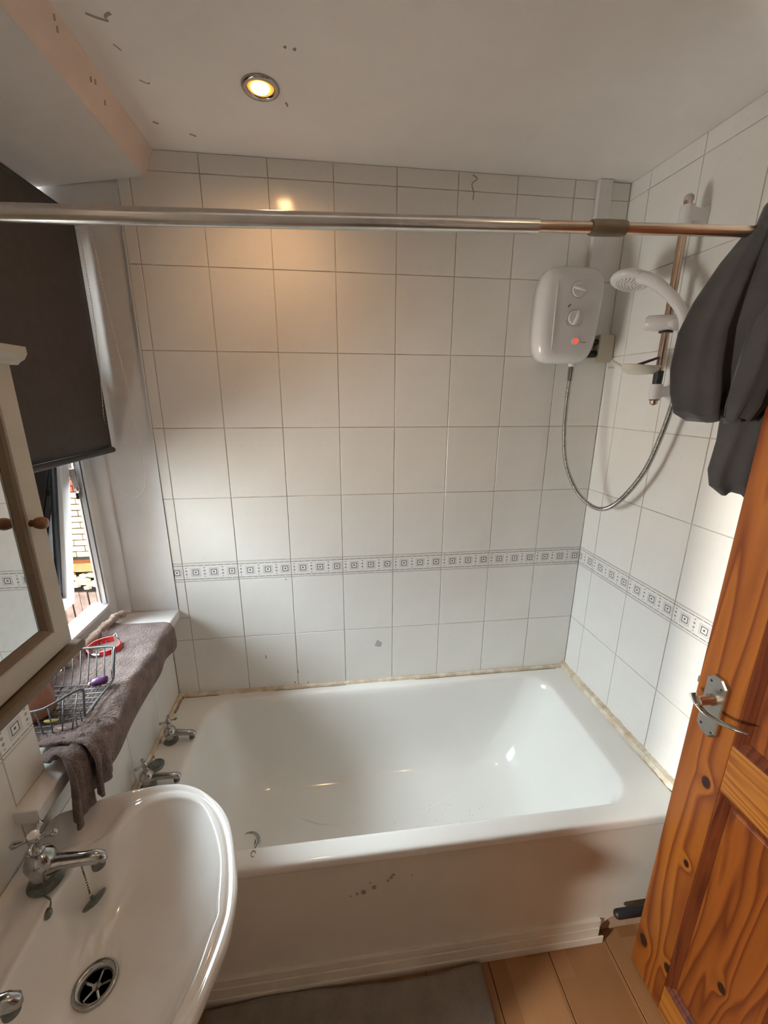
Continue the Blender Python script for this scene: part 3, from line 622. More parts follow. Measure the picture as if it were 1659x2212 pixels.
# basin ----------------------------------------------------------------
BY, BZ = -0.965, 0.80
basin = thing('basin', 'white ceramic pedestal basin below the mirror cabinet', 'basin', (0.10, BY, 0))
OUT = [(0.366, 0), (0.361, 0.055), (0.329, 0.156), (0.300, 0.205), (0.269, 0.236), (0.225, 0.268), (0.174, 0.286), (0.105, 0.287), (0.036, 0.277), (-0.03, 0.255), (-0.074, 0.243), (-0.0795, 0.235), (-0.0795, 0.12), (-0.0795, 0)]
INN = [(0.334, 0), (0.329, 0.018), (0.313, 0.101), (0.272, 0.184), (0.235, 0.228), (0.187, 0.247), (0.145, 0.245), (0.110, 0.226), (0.088, 0.190), (0.076, 0.163), (0.055, 0.153), (0.038, 0.140), (0.026, 0.10), (0.020, 0.05), (0.020, 0)]
CX, NA = 0.150, 120
def polar(ctrl, fine=10, sharp=False):
    pts = list(ctrl) + [(x, -y) for x, y in ctrl[-2:0:-1]]
    P = [Vector((x, y, 0)) for x, y in pts]
    D = catmull(P, fine, True) if not sharp else [P[i].lerp(P[(i + 1) % len(P)], j / fine) for i in range(len(P)) for j in range(fine)]
    A = sorted([(math.atan2(p.y, p.x - CX), math.hypot(p.x - CX, p.y)) for p in D])
    def f(a):
        a = (a + math.pi) % (2 * math.pi) - math.pi
        for i in range(len(A)):
            a0, r0 = A[i - 1]; a1, r1 = A[i]
            if i == 0: a0 -= 2 * math.pi
            if a0 <= a <= a1: return r0 + (r1 - r0) * ((a - a0) / (a1 - a0 + 1e-9))
        a0, r0 = A[-1]; a1, r1 = A[0]; a1 += 2 * math.pi
        return r0 + (r1 - r0) * ((a - a0) / (a1 - a0 + 1e-9))
    return f
fo, fi = polar(OUT), polar(INN)
ang = [2 * math.pi * i / NA for i in range(NA)]
RO = [fo(a) for a in ang]; RI = [fi(a) for a in ang]
def sm(a, b, x): t = max(0, min(1, (x - a) / (b - a))); return t * t * (3 - 2 * t)
def bring(s, dz, off=0.0, scale=1.0):
    P = []
    for a, ro, ri in zip(ang, RO, RI):
        th = ro - ri
        # rim moulding kept at fixed widths on the narrow sides, wide shelf at the back
        r = ri + th * s + off
        x, y = CX + r * math.cos(a) * scale, r * math.sin(a) * scale
        z = dz
        dk = sm(0.055, 0.02, x) * sm(0.232, 0.21, abs(y)) * sm(0.02, 0.12, s) * sm(1.0, 0.86, s)
        so = sm(0.085, 0.04, x) * sm(0.05, 0.03, x - 0.03) * sm(0.16, 0.19, abs(y)) * sm(0.27, 0.235, abs(y)) * sm(-0.075, -0.05, x) * sm(0.05, 0.3, s) * sm(1, 0.8, s)
        P.append((x, BY + y, z - 0.010 * dk - 0.020 * so))
    return P
WX, WY = 0.108, 0.0
def bowl(t, z):
    P = []
    k = t
    for a, ri in zip(ang, RI):
        px, py = CX + ri * math.cos(a), ri * math.sin(a)
        wx, wy = WX + 0.030 * math.cos(a), WY + 0.030 * math.sin(a)
        P.append((px + (wx - px) * k, BY + py + (wy - py) * k, z))
    return P
def under(sc, z, xo=0.0):
    return [(max(-0.0795, CX - xo + (ro * math.cos(a)) * sc), BY + ro * math.sin(a) * sc, z) for a, ro in zip(ang, RO)]
rings = [under(0.30, 0.56, 0.06), under(0.42, 0.60, 0.05), under(0.62, 0.65, 0.03), under(0.80, 0.70, 0.015), under(0.93, 0.745, 0.004), under(0.985, 0.765), under(0.998, 0.78), bring(1.0, 0.788), bring(0.99, 0.7955), bring(0.96, 0.7995), bring(0.90, 0.8008),
         bring(0.72, 0.7990), bring(0.60, 0.7965), bring(0.52, 0.7960), bring(0.45, 0.7985), bring(0.30, 0.7985), bring(0.15, 0.7975), bring(0.06, 0.7955), bring(0.0, 0.790),
         bowl(0.03, 0.780), bowl(0.08, 0.765), bowl(0.16, 0.742), bowl(0.28, 0.718), bowl(0.42, 0.698), bowl(0.6, 0.680), bowl(0.78, 0.669), bowl(0.92, 0.6635), bowl(1.0, 0.661)]
bw = MB().loft(rings, True, True, False)
o = bw.obj('bowl', 'ceramic', basin, smooth=True); subd(o, 1)
MB().lathe([(0.075, 0.0), (0.085, 0.01), (0.075, 0.05), (0.06, 0.15), (0.055, 0.35), (0.075, 0.50), (0.095, 0.60)], (0.04, BY, 0), (0, 0, 1), 28).obj('pedestal', 'ceramic', basin, smooth=True, angle=50)
MB().lathe([(0.037, 0.660), (0.0365, 0.6665), (0.034, 0.6685), (0.029, 0.667), (0.0245, 0.661), (0.023, 0.652), (0.0225, 0.640)], (WX, BY, 0), (0, 0, 1), 32, False).obj('waste_ring', 'chrome', basin, smooth=True)
MB().lathe([(0.024, 0.641), (0.001, 0.641)], (WX, BY, 0), (0, 0, 1), 24).obj('waste_hole', 'dark', basin)
cr = MB()
for q in range(5):
    a = q * 2 * math.pi / 5 + 0.3
    cr.tube([(WX, BY, 0.653), (WX + 0.023 * math.cos(a), BY + 0.023 * math.sin(a), 0.653)], 0.0026, 8)
cr.lathe([(0.007, 0.650), (0.007, 0.656), (0.001, 0.657)], (WX, BY, 0), (0, 0, 1), 12).obj('waste_cross', 'chrome', basin)
for (x, y, z, l, a) in [(0.305, BY + 0.02, 0.779, 0.012, 0.25)]:
    pass
tap('basin_tap', 'tarnished chrome cross-head basin tap with plug chain', (-0.012, -0.862, 0.7895), 1.13, 0.088, math.radians(4), math.radians(12), 'basin taps', 0.002)
tap('basin_tap', 'chrome basin tap cut off by the left picture edge'.replace(' picture', ''), (-0.030, -1.075, 0.7895), 1.13, 0.085, math.radians(10), math.radians(12), 'basin taps', 0.002)
pg = thing('basin_plug', 'round grey basin plug hanging on a ball chain from the tap', 'plug', (0.066, -0.868, 0.70))
MB().lathe([(0.0, 0), (0.012, 0.0), (0.016, 0.003), (0.022, 0.004), (0.0225, 0.007), (0.010, 0.009), (0.004, 0.011), (0.003, 0.016), (0.0, 0.017)], (0.0705, -0.868, 0.7235), (-0.55, 0.25, 0.75), 24, False).obj('stopper', 'limescale', pg, smooth=True, angle=40)
c1 = MB()
for p in catmull([(0.0185, -0.850, 0.8155), (0.040, -0.845, 0.812), (0.050, -0.853, 0.785), (0.060, -0.864, 0.745)], 9): c1.ball(p, 0.0020, 6)
o = c1.obj('ball_chain', 'limescale', pg); o['kind'] = 'stuff'
p2 = thing('chain_weight', 'small tarnished chain end lying on the basin slope', 'chain', (-0.0, -0.90, 0.79))
MB().lathe([(0.0, 0), (0.006, 0.001), (0.009, 0.004), (0.009, 0.007), (0.004, 0.010), (0.0, 0.011)], (0.024, -0.915, 0.7805), (-0.3, -0.5, 0.7), 16, False).obj('bob', 'limescale', p2, smooth=True)
c1 = MB()
for p in catmull([(-0.008, -0.886, 0.792), (0.004, -0.892, 0.7925), (0.016, -0.898, 0.790), (0.023, -0.910, 0.787)], 7): c1.ball(p, 0.0018, 6)
o = c1.obj('ball_chain', 'limescale', p2); o['kind'] = 'stuff'
for (x, y, z) in [(0.313, -0.975, 0.772), (0.314, -0.98, 0.773)]:
    pass

# mirror cabinet ---------------------------------------------------------
cab = thing('mirror_cabinet', 'cream wall cabinet with mirrored door over the basin', 'cabinet', (0.0, -0.98, 1.50))
CY0, CY1 = -1.20, -0.762
MB().box(XL + 0.0005, 0.040, CY0, CY1, 1.262, 1.755).obj('carcass', 'cream', cab, bevel=0.002)
dr = MB()
def prof_frame(y0, y1, z0, z1, w, x):   # mitred door frame ring with a sloping inner moulding
    O = [(y0, z0), (y1, z0), (y1, z1), (y0, z1)]
    def ring(ins, xx): return [(xx, y0 + ins, z0 + ins), (xx, y1 - ins, z0 + ins), (xx, y1 - ins, z1 - ins), (xx, y0 + ins, z1 - ins)]
    return [ring(0, x - 0.020), ring(0, x - 0.002), ring(0.002, x), ring(w - 0.014, x), ring(w - 0.012, x - 0.003), ring(w - 0.002, x - 0.011), ring(w, x - 0.0125), ring(w, x - 0.020)]
door = MB().loft(prof_frame(CY0, CY1, 1.258, 1.759, 0.054, 0.066)).obj('cabinet_door', 'cream', cab)
MB().loft([[(0.0535, CY0 + 0.0535, 1.3115), (0.0535, CY1 - 0.0535, 1.3115), (0.0535, CY1 - 0.0535, 1.7055), (0.0535, CY0 + 0.0535, 1.7055)], [(0.058, CY0 + 0.0535, 1.3115), (0.058, CY1 - 0.0535, 1.3115), (0.058, CY1 - 0.0535, 1.7055), (0.058, CY0 + 0.0535, 1.7055)]][:1], True, True).obj('mirror', 'mirror', door)
fr2 = []
for ins, xx in ((0.0425, 0.0640), (0.048, 0.0615), (0.0545, 0.0545)):
    fr2.append([(xx, CY0 + ins, 1.258 + ins), (xx, CY1 - ins, 1.258 + ins), (xx, CY1 - ins, 1.759 - ins), (xx, CY0 + ins, 1.759 - ins)])
MB().loft(fr2).obj('moulding', 'creamedge', door)
MB().lathe([(0.006, 0), (0.0055, 0.005), (0.0085, 0.008), (0.0105, 0.014), (0.0105, 0.019), (0.0085, 0.024), (0.001, 0.026)], (0.0655, -0.797, 1.502), (1, 0, 0), 20).obj('knob', 'knobwood', door, smooth=True)
co = MB(); pr = [(-0.079, 1.756), (0.066, 1.756), (0.070, 1.760), (0.078, 1.765), (0.083, 1.773), (0.083, 1.784), (-0.079, 1.784)]
co.loft([[(x, CY0 - 0.018, z) for x, z in pr], [(x, CY1 + 0.018, z) for x, z in pr]], True, True, True).obj('cornice', 'cream', cab)
MB().box(XL + 0.0005, 0.083, CY0 - 0.012, CY1 + 0.012, 1.238, 1.254).obj('base_board', 'creamedge', cab, bevel=0.005)

# shower curtain rod --------------------------------------------------------
rod = thing('shower_rod', 'long steel shower rod spanning over the bath front', 'rod', (0.75, -0.70, 2.0))
def rp(x): return (x, -0.70, 1.9865 + 0.0255 * (x - 0.06))
MB().tube([rp(x) for x in (-0.0790, 0.3, 0.7, 0.955)], [0.0145, 0.0135, 0.0128, 0.0125], 24).obj('outer_tube', 'steel', rod, smooth=True, angle=40)
MB().tube([rp(x) for x in (0.950, 1.3, 1.617)], 0.0100, 24).obj('inner_tube', 'warmmetal', rod, smooth=True, angle=40)
MB().tube([rp(x) for x in (1.058, 1.065, 1.12, 1.127)], [0.0125, 0.0138, 0.0138, 0.0125], 24).obj('collar', 'tape', rod, smooth=True, angle=40)
MB().tube([rp(x) for x in (-0.0792, -0.066)], 0.024, 20).obj('end_cup', 'plastic', rod)
MB().tube([rp(x) for x in (1.603, 1.618)], 0.022, 20).obj('end_cup', 'plastic', rod)

# electric shower unit --------------------------------------------------------
sh = thing('shower_heater', 'white electric shower unit with two dials', 'shower', (1.38, -0.04, 1.97))
def hring(y, ins):
    # front outline: rounded, leaning top and bulging sides
    x0, x1, z0, z1 = 1.276 + ins, 1.502 - ins, 1.822 + ins, 2.128 - ins
    P = []
    for i in range(64):
        a = 2 * math.pi * i / 64; n = 5.0
        ca, sa = math.cos(a), math.sin(a)
        ex = abs(ca) ** (2 / n) * (1 if ca >= 0 else -1); ez = abs(sa) ** (2 / n) * (1 if sa >= 0 else -1)
        zz = (z0 + z1) / 2 + ez * (z1 - z0) / 2; hw = (x1 - x0) / 2 * (1 - 0.05 * (ez * ez))
        sh_ = 0.010 * max(0, ez) - 0.012 * max(0, -ez) * (1 if ex > 0 else 0.2)
        P.append(((x0 + x1) / 2 + ex * hw + sh_ * (1 if ex > 0 else 0.3), y, zz))
    return P
MB().loft([hring(-0.001, 0.010), hring(-0.030, 0.004), hring(-0.034, 0.0), hring(-0.060, 0.0), hring(-0.078, 0.004), hring(-0.090, 0.014), hring(-0.0945, 0.030), hring(-0.0955, 0.05)], True, True, True).obj('housing', 'plastic', sh, smooth=True)
rd = MB().tube([(1.326, -0.0935, 2.085), (1.324, -0.0965, 2.05), (1.324, -0.0970, 1.97), (1.325, -0.0965, 1.89), (1.327, -0.0935, 1.86)], [0.0008, 0.0022, 0.0025, 0.0022, 0.0008], 8).obj('front_ridge', 'plastic', sh, smooth=True)
def dial(x, z, a):
    d = MB().lathe([(0.0265, 0.0), (0.0265, 0.0018)], (x, -0.0950, z), (0, -1, 0), 32).obj('dial_ring', 'greyplastic', sh)
    k = MB().lathe([(0.0235, 0.001), (0.0235, 0.007), (0.0225, 0.0085), (0.001, 0.009)], (x, -0.0950, z), (0, -1, 0), 32).obj('dial', 'plastic', sh, smooth=True, angle=40)
    dx, dz = math.cos(a), math.sin(a)
    P = [(x + dx * t, -0.1045 - 0.0095 * (1 - (t / 0.0235) ** 2), z + dz * t) for t in (-0.022, -0.014, 0, 0.014, 0.022)]
    MB().tube(P, [0.003, 0.0055, 0.006, 0.0055, 0.004], 10).obj('grip', 'plastic', k, smooth=True)
dial(1.399, 2.052, math.radians(-12)); dial(1.396, 1.966, math.radians(72))
MB().lathe([(0.0135, 0), (0.0135, 0.0025), (0.0095, 0.0035), (0.0090, 0.001)], (1.4085, -0.0953, 1.893), (0, -1, 0), 24, False).obj('button_ring', 'plastic', sh, smooth=True, angle=40)
MB().lathe([(0.0090, 0), (0.0085, 0.0022), (0.001, 0.0030)], (1.4085, -0.0953, 1.893), (0, -1, 0), 20).obj('indicator_light', 'led', sh)
MB().box(1.3975, 1.4105, -0.0965, -0.0952, -0.0013, 0.0013).obj('dial_mark', 'black', sh).matrix_world = Matrix.Translation((1.373 - 1.404 + 0.0, 0, 2.003)) @ Matrix.Translation((1.404, 0, 0)) @ Matrix.Rotation(math.radians(-45), 4, 'Y') @ Matrix.Translation((-1.404, 0, 0))
def arcmark(cx, cz, a0, a1, r=0.031):
    MB().tube([(cx + r * math.cos(math.radians(a)), -0.0958, cz + r * math.sin(math.radians(a))) for a in [a0 + (a1 - a0) * i / 5 for i in range(6)]], 0.0009, 5).obj('dial_mark', 'scuff', sh)
arcmark(1.396, 1.966, 195, 235); arcmark(1.396, 1.966, -60, -22)
for (x, z, w_) in [(1.4285, 1.8875, 0.0042), (1.4335, 1.8875, 0.0042), (1.4385, 1.8875, 0.0042), (1.4435, 1.8875, 0.0042)]:
    MB().box(x, x + w_, -0.0965, -0.0952, z, z + 0.0038).obj('lettering', 'scuff', sh)
for pts in ([(1.452, 2.082), (1.460, 2.079), (1.468, 2.081)], [(1.470, 2.086), (1.466, 2.072)], [(1.456, 2.068), (1.464, 2.066)], [(1.468, 2.066), (1.473, 2.058)]):
    MB().tube([(x, -0.0925, z) for x, z in pts], 0.0012, 5).obj('lettering', 'scuff', sh)
MB().lathe([(0.013, 0), (0.011, -0.014), (0.009, -0.020)], (1.430, -0.055, 1.828), (0, 0, 1), 18).obj('outlet', 'plastic', sh, smooth=True)
hs = thing('shower_hose', 'ribbed steel shower hose looping down from the heater', 'hose', (1.45, -0.2, 1.5))
hp = catmull([(1.430, -0.055, 1.812), (1.429, -0.056, 1.77), (1.424, -0.062, 1.68), (1.425, -0.072, 1.56), (1.438, -0.088, 1.46), (1.470, -0.115, 1.376), (1.505, -0.145, 1.330), (1.533, -0.190, 1.318), (1.540, -0.262, 1.365), (1.553, -0.335, 1.475), (1.556, -0.378, 1.60), (1.556, -0.402, 1.72), (1.550, -0.410, 1.82), (1.536, -0.402, 1.885)], 46)
rr = []
seg = 0
L_ = [0]
for i in range(1, len(hp)): L_.append(L_[-1] + (hp[i] - hp[i - 1]).length)
dense = []; n_ = int(L_[-1] / 0.0011); j = 0
for i in range(n_ + 1):
    s = i * L_[-1] / n_
    while j < len(L_) - 2 and L_[j + 1] < s: j += 1
    dense.append(hp[j].lerp(hp[j + 1], (s - L_[j]) / max(1e-9, L_[j + 1] - L_[j])))
rr = [0.0082 if (i // 2) % 2 else 0.0068 for i in range(len(dense))]
MB().tube(dense, rr, 10).obj('ribbed_tube', 'chrome', hs, smooth=True)
MB().tube([(1.430, -0.055, 1.814), (1.4297, -0.0553, 1.79), (1.429, -0.056, 1.765)], [0.0105, 0.0105, 0.0095], 16).obj('end_nut', 'chrome', hs, smooth=True, angle=40)
# conduit and switch box
cd = MB().box(1.474, 1.522, -0.020, -0.0008, 2.11, CEIL - 0.001).obj('cable_conduit', 'plastic', bevel=0.003); tag(cd, 'square white cable conduit from ceiling down to the shower heater', 'conduit')
bx = thing('junction_box', 'small cream box in the corner beside the shower heater', 'box', (1.57, -0.02, 1.88))
MB().box(1.538, 1.5965, -0.036, -0.0008, 1.831, 1.925).obj('cover', 'cream', bx, bevel=0.003)
MB().tube([(1.46, -0.018, 1.862), (1.50, -0.018, 1.860), (1.538, -0.018, 1.860)], 0.012, 12).tube([(1.49, -0.02, 1.895), (1.52, -0.02, 1.90), (1.538, -0.02, 1.90)], 0.010, 10).obj('pipe_elbow', 'black', bx, smooth=True)

# shower riser ----------------------------------------------------------------
rs = thing('shower_riser', 'shower riser rail with white brackets on the right wall', 'shower rail', (1.55, -0.327, 1.95))
BX, BYY = 1.552, -0.328
MB().tube([(BX, BYY, 1.690), (BX, BYY, 2.232)], 0.0108, 20).obj('bar', 'warmmetal', rs, smooth=True, angle=40)  # chrome bar, its golden reflection put into the metal colour
def bracket(z0, z1):
    b = MB(); XW = 1.6075; N = 10; rings = []
    for i in range(N + 1):
        t = i / N; x = XW + (BX - 0.002 - XW) * t; hh = (z1 - z0) / 2 * (0.62 + 0.38 * (2 * t - 1) ** 2); zc = (z0 + z1) / 2
        wy = 0.016
        rings.append([(x, BYY - wy * 0.9, zc - hh), (x, BYY + wy * 0.9, zc - hh), (x, BYY + wy, zc + hh), (x, BYY - wy, zc + hh)])
    b.loft(rings, True, True, True); b.lathe([(0.0165, z0), (0.0165, z1)], (BX, BYY, 0), (0, 0, 1), 20)
    return b.obj('bracket', 'plastic', rs, smooth=True, angle=35)
bracket(2.165, 2.212); bracket(1.703, 1.747)
MB().lathe([(0.006, 0), (0.0125, 0.002), (0.0125, 0.010), (0.008, 0.016), (0.001, 0.018)], (BX, BYY, 2.222), (0, 0, 1), 18).obj('end_cap', 'greyplastic', rs, smooth=True)
MB().lathe([(0.014, 0), (0.014, -0.003), (0.009, -0.005), (0.009, -0.014), (0.002, -0.018)], (BX, BYY, 1.703), (0, 0, 1), 16).obj('end_cap', 'tape', rs, smooth=True, angle=40)
MB().lathe([(0.0125, 1.746), (0.0135, 1.785)], (BX, BYY, 0), (0, 0, 1), 16).obj('bar_sleeve', 'black', rs)
hold = MB().tube([(1.503, -0.298, 1.920), (1.508, -0.302, 1.920), (1.532, -0.318, 1.918), (1.578, -0.352, 1.916), (1.584, -0.356, 1.916)], [0.015, 0.021, 0.0225, 0.0225, 0.015], 20); 
hold.tube([(1.552, -0.345, 1.915), (1.538, -0.392, 1.905)], [0.014, 0.0175], 14)
hold.obj('handset_holder', 'plastic', rs, smooth=True, angle=50)
MB().lathe([(0.0185, 1.8915), (0.0185, 1.8955)], (BX, BYY, 0), (0, 0, 1), 20).obj('holder_ring', 'black', rs)
hd = thing('shower_handset', 'white shower handset in its holder, head tilted down', 'shower head', (1.50, -0.30, 2.0))
HP = catmull([(1.537, -0.412, 1.882), (1.532, -0.408, 1.920), (1.516, -0.388, 1.962), (1.500, -0.352, 2.002), (1.490, -0.315, 2.030), (1.484, -0.280, 2.046)], 6)
rr = [0.0125 + 0.0065 * min(1, i / (len(HP) - 1)) ** 1.5 for i in range(len(HP))]
MB().tube(HP, rr, 18).obj('handle', 'plastic', hd, smooth=True, angle=60)
hc = Vector((1.474, -0.240, 2.038)); hn = Vector((-0.28, -0.10, -0.95)).normalized()
MB().lathe([(0.001, 0.0), (0.046, 0.001), (0.053, -0.003), (0.055, -0.010), (0.052, -0.018), (0.040, -0.028), (0.022, -0.034), (0.001, -0.036)], hc, hn, 40, False).obj('head', 'plastic', hd, smooth=True, angle=60)
nz = MB(); a_ = hn.cross(Vector((0, 0, 1))).normalized(); b_ = hn.cross(a_)
for rad, cnt in ((0.012, 7), (0.020, 12), (0.028, 17), (0.034, 20)):
    for i in range(cnt):
        q = 2 * math.pi * i / cnt
        nz.lathe([(0.0017, 0.0005), (0.0014, 0.0022)], hc + (a_ * math.cos(q) + b_ * math.sin(q)) * rad, hn, 6)
o = nz.obj('spray_nozzles', 'scuff', hd); o['kind'] = 'stuff'
sd = thing('soap_dish', 'clear plastic soap dish clipped low on the shower rail', 'soap dish', (1.50, -0.29, 1.79))
dish = []
for k, (s_, z_) in enumerate([(0.35, 1.776), (0.7, 1.778), (0.92, 1.786), (1.0, 1.797), (1.02, 1.800)]):
    dish.append([(1.512 + 0.052 * s_ * math.cos(a) * 1.0 - 0.012 * math.sin(a) * s_, -0.302 + 0.040 * s_ * math.sin(a), z_ + 0.006 * s_ * max(0, -math.cos(a)) ** 2) for a in [2 * math.pi * i / 36 for i in range(36)]])
solid(MB().loft(dish, True, True).obj('dish', 'clearplastic', sd, smooth=True), 0.0025)
MB().tube([(1.470, -0.27, 1.802), (1.445, -0.25, 1.818)], [0.003, 0.005], 8).tube([(1.45, -0.262, 1.796), (1.437, -0.252, 1.798)], [0.003, 0.003], 8).obj('drain_spout', 'clearplastic', sd)
tag(MB().tube([(1.487, -0.272, 1.795), (1.505, -0.300, 1.805), (1.536, -0.338, 1.822)], [0.003, 0.0045, 0.0035], 8).obj('razor', 'purple', smooth=True), 'dull purple razor handle resting in the clear soap dish', 'razor')

# dark garment over the rod -----------------------------------------------------
gm = thing('dark_robe', 'charcoal garment bunched over the right end of the shower rod', 'garment', (1.45, -0.70, 2.0))
def drape(name, zs, xl, xr, yc, dep, folds, amp, seed, mat='robe', n=56):
    rnd = random.Random(seed); rings = []
    ph = [rnd.uniform(0, 6.28) for _ in range(4)]
    N = len(zs)
    M_ = 5 * (N - 1)
    for i in range(M_ + 1):
        t = i / M_ * (N - 1); k = min(int(t), N - 2); u = t - k; u = u * u * (3 - 2 * u) * 0.5 + u * 0.5
        L = lambda arr: arr[k] + (arr[k + 1] - arr[k]) * u
        z, a, b, y0, d = L(zs), L(xl), L(xr), L(yc), L(dep)
        ring = []
        for j in range(n):
            q = 2 * math.pi * j / n; cx, cy = math.cos(q), math.sin(q)
            ex = abs(cx) ** 0.75 * (1 if cx >= 0 else -1); ey = abs(cy) ** 0.7 * (1 if cy >= 0 else -1)
            x = (a + b) / 2 + ex * (b - a) / 2
            fol = math.sin(ex * folds + ph[0] + 1.6 * math.sin(z * 5 + ph[1])) * 0.6 + math.sin(ex * folds * 1.9 + ph[2] + z * 4) * 0.4
            y = y0 + ey * d * (1 + 0.0) + fol * amp * abs(ey) ** 0.5 * (-1 if ey < 0 else 1) * (0.4 + 0.6 * min(1, (zs[0] - z) * 8))
            ring.append((x, y, z + 0.008 * math.sin(ex * 7 + ph[3]) * min(1, (zs[0] - z) * 4)))
        rings.append(ring)
    return MB().loft(rings, True, True, True).obj(name, mat, gm, smooth=True)
drape('body', [2.035, 2.02, 1.97, 1.90, 1.84, 1.77, 1.72, 1.68, 1.665], [1.405, 1.390, 1.355, 1.318, 1.300, 1.300, 1.308, 1.322, 1.350], [1.46, 1.47, 1.50, 1.52, 1.53, 1.54, 1.54, 1.52, 1.50],
      [-0.70, -0.70, -0.70, -0.70, -0.695, -0.69, -0.69, -0.69, -0.69], [0.018, 0.030, 0.040, 0.048, 0.050, 0.050, 0.048, 0.042, 0.03], 7.0, 0.022, 3)
drape('lapel', [2.045, 2.03, 1.97, 1.88, 1.78, 1.70, 1.665], [1.400, 1.405, 1.405, 1.395, 1.380, 1.368, 1.375], [1.45, 1.46, 1.48, 1.475, 1.47, 1.46, 1.44],
      [-0.715, -0.722, -0.738, -0.748, -0.752, -0.750, -0.745], [0.012, 0.016, 0.020, 0.022, 0.022, 0.018, 0.012], 4.0, 0.010, 11)
drape('sleeve', [2.03, 1.98, 1.90, 1.80, 1.70, 1.62, 1.555, 1.52, 1.498], [1.42, 1.43, 1.435, 1.435, 1.43, 1.430, 1.420, 1.430, 1.462], [1.60, 1.605, 1.605, 1.60, 1.59, 1.58, 1.57, 1.55, 1.53],
      [-0.70, -0.70, -0.70, -0.70, -0.70, -0.70, -0.70, -0.70, -0.70], [0.030, 0.042, 0.045, 0.045, 0.042, 0.038, 0.034, 0.030, 0.02], 5.0, 0.016, 5)
drape('collar', [2.118, 2.105, 2.07, 2.03, 2.00], [1.47, 1.445, 1.415, 1.400, 1.405], [1.58, 1.60, 1.605, 1.60, 1.56], [-0.70, -0.70, -0.705, -0.71, -0.715], [0.012, 0.026, 0.040, 0.044, 0.034], 5.0, 0.014, 9)

# pine door ------------------------------------------------------------------
dn = thing('door_1', 'open varnished pine panel door standing by the right wall', None, (1.49, -1.515, 0.008), kind='structure')
DA = math.atan2(0.009, 0.142)          # slight skew of the open leaf
def DM(o):
    """turn a part built with the leaf along y = const x to the true leaf direction"""
    return o
def dbox(name, mat, y0, y1, z0, z1, x0=1.455, x1=1.490, bev=0.0025):
    mb = MB().box(x0, x1, y0, y1, z0, z1)
    return mb.obj(name, mat, dn, bevel=bev)
ZB = 0.010
dbox('stile', 'pine', -0.866, -0.755, ZB, 1.98); dbox('stile', 'pine', -1.515, -1.404, ZB, 1.98)
dbox('rail', 'pinerail', -1.4035, -0.8665, 0.815, 0.945); dbox('rail', 'pinerail', -1.4035, -0.8665, ZB, 0.112); dbox('rail', 'pinerail', -1.4035, -0.8665, 1.87, 1.98)
dbox('muntin', 'pine', -1.185, -1.085, 0.1125, 0.8145); dbox('muntin', 'pine', -1.185, -1.085, 0.9455, 1.8695)
for (y0, y1) in ((-1.0845, -0.8665), (-1.4035, -1.1855)):
    for (z0, z1) in ((0.1125, 0.8145), (0.9455, 1.8695)):
        pn_ = MB(); 
        def R_(ins, x): return [(x, y0 + ins, z0 + ins), (x, y1 - ins, z0 + ins), (x, y1 - ins, z1 - ins), (x, y0 + ins, z1 - ins)]
        pn_.loft([R_(0, 1.480), R_(0, 1.470), R_(0.03, 1.4690), R_(0.032, 1.4675)], True, True, True).obj('door_panel', 'pinepanel', dn)
        MB().loft([R_(0.0, 1.4565), R_(0.004, 1.4560), R_(0.010, 1.4610), R_(0.014, 1.4615), R_(0.022, 1.4680), R_(0.022, 1.4705), R_(0.0, 1.4705)], True).obj('moulding', 'pinedark', dn)
hd_ = MB(); 
def cutplate(x, ins):
    y0, y1, z0, z1 = -0.8345 + ins, -0.7835 - ins, 0.925 + ins, 1.083 - ins; c = 0.015
    return [(x, y0, z0 + c), (x, y0 + c * 0.9, z0), (x, y1 - c * 0.9, z0), (x, y1, z0 + c), (x, y1, z1 - c), (x, y1 - c * 0.9, z1), (x, y0 + c * 0.9, z1), (x, y0, z1 - c)]
MB().loft([cutplate(1.4548, 0), cutplate(1.4452, 0), cutplate(1.4430, 0.003)], True, True, True).obj('latch_plate', 'steelgrey' if 'steelgrey' in MT else 'steel', dn)
lp = dn.children[-1]
for (y, z) in ((-0.796, 1.066), (-0.823, 1.060), (-0.796, 0.947), (-0.824, 0.941)):
    MB().lathe([(0.0035, 0), (0.0030, 0.0008), (0.001, 0.001)], (1.4432, y, z), (-1, 0, 0), 10).obj('screw', 'black', lp)
MB().lathe([(0.0135, 0), (0.013, 0.006), (0.0105, 0.010), (0.0105, 0.030), (0.0095, 0.036)], (1.4432, -0.8085, 1.022), (-1, 0, 0), 20).obj('spindle_boss', 'warmmetal', lp, smooth=True, angle=40)
lev = MB(); pth = catmull([(1.410, -0.790, 1.030), (1.407, -0.7985, 1.022), (1.406, -0.815, 1.012), (1.407, -0.838, 1.008), (1.410, -0.869, 1.014), (1.413, -0.899, 1.024), (1.416, -0.922, 1.033)], 8)
rings = []
for i, p in enumerate(pth):
    t = i / (len(pth) - 1); wz = 0.0075 + 0.003 * math.cos(t * 6.28) * (1 - t); wx = 0.0032; tt = (pth[min(i + 1, len(pth) - 1)] - pth[max(i - 1, 0)]).normalized()
    if t > 0.85: wz *= max(0.25, (1 - t) / 0.15)
    nv = Vector((0, -tt.z, tt.y)).normalized(); xv = Vector((1, 0, 0))
    rings.append([p + nv * (wz * math.cos(q)) * 0.55 + xv * (wx + wz * 0.7) * math.sin(q) for q in [2 * math.pi * j / 14 for j in range(14)]])
lev.loft(rings, True, True, True).obj('lever_handle', 'chrome', lp, smooth=True)
MB().box(1.463, 1.482, -0.7548, -0.744, 1.022, 1.040).obj('latch_bolt', 'steel', dn, bevel=0.002)

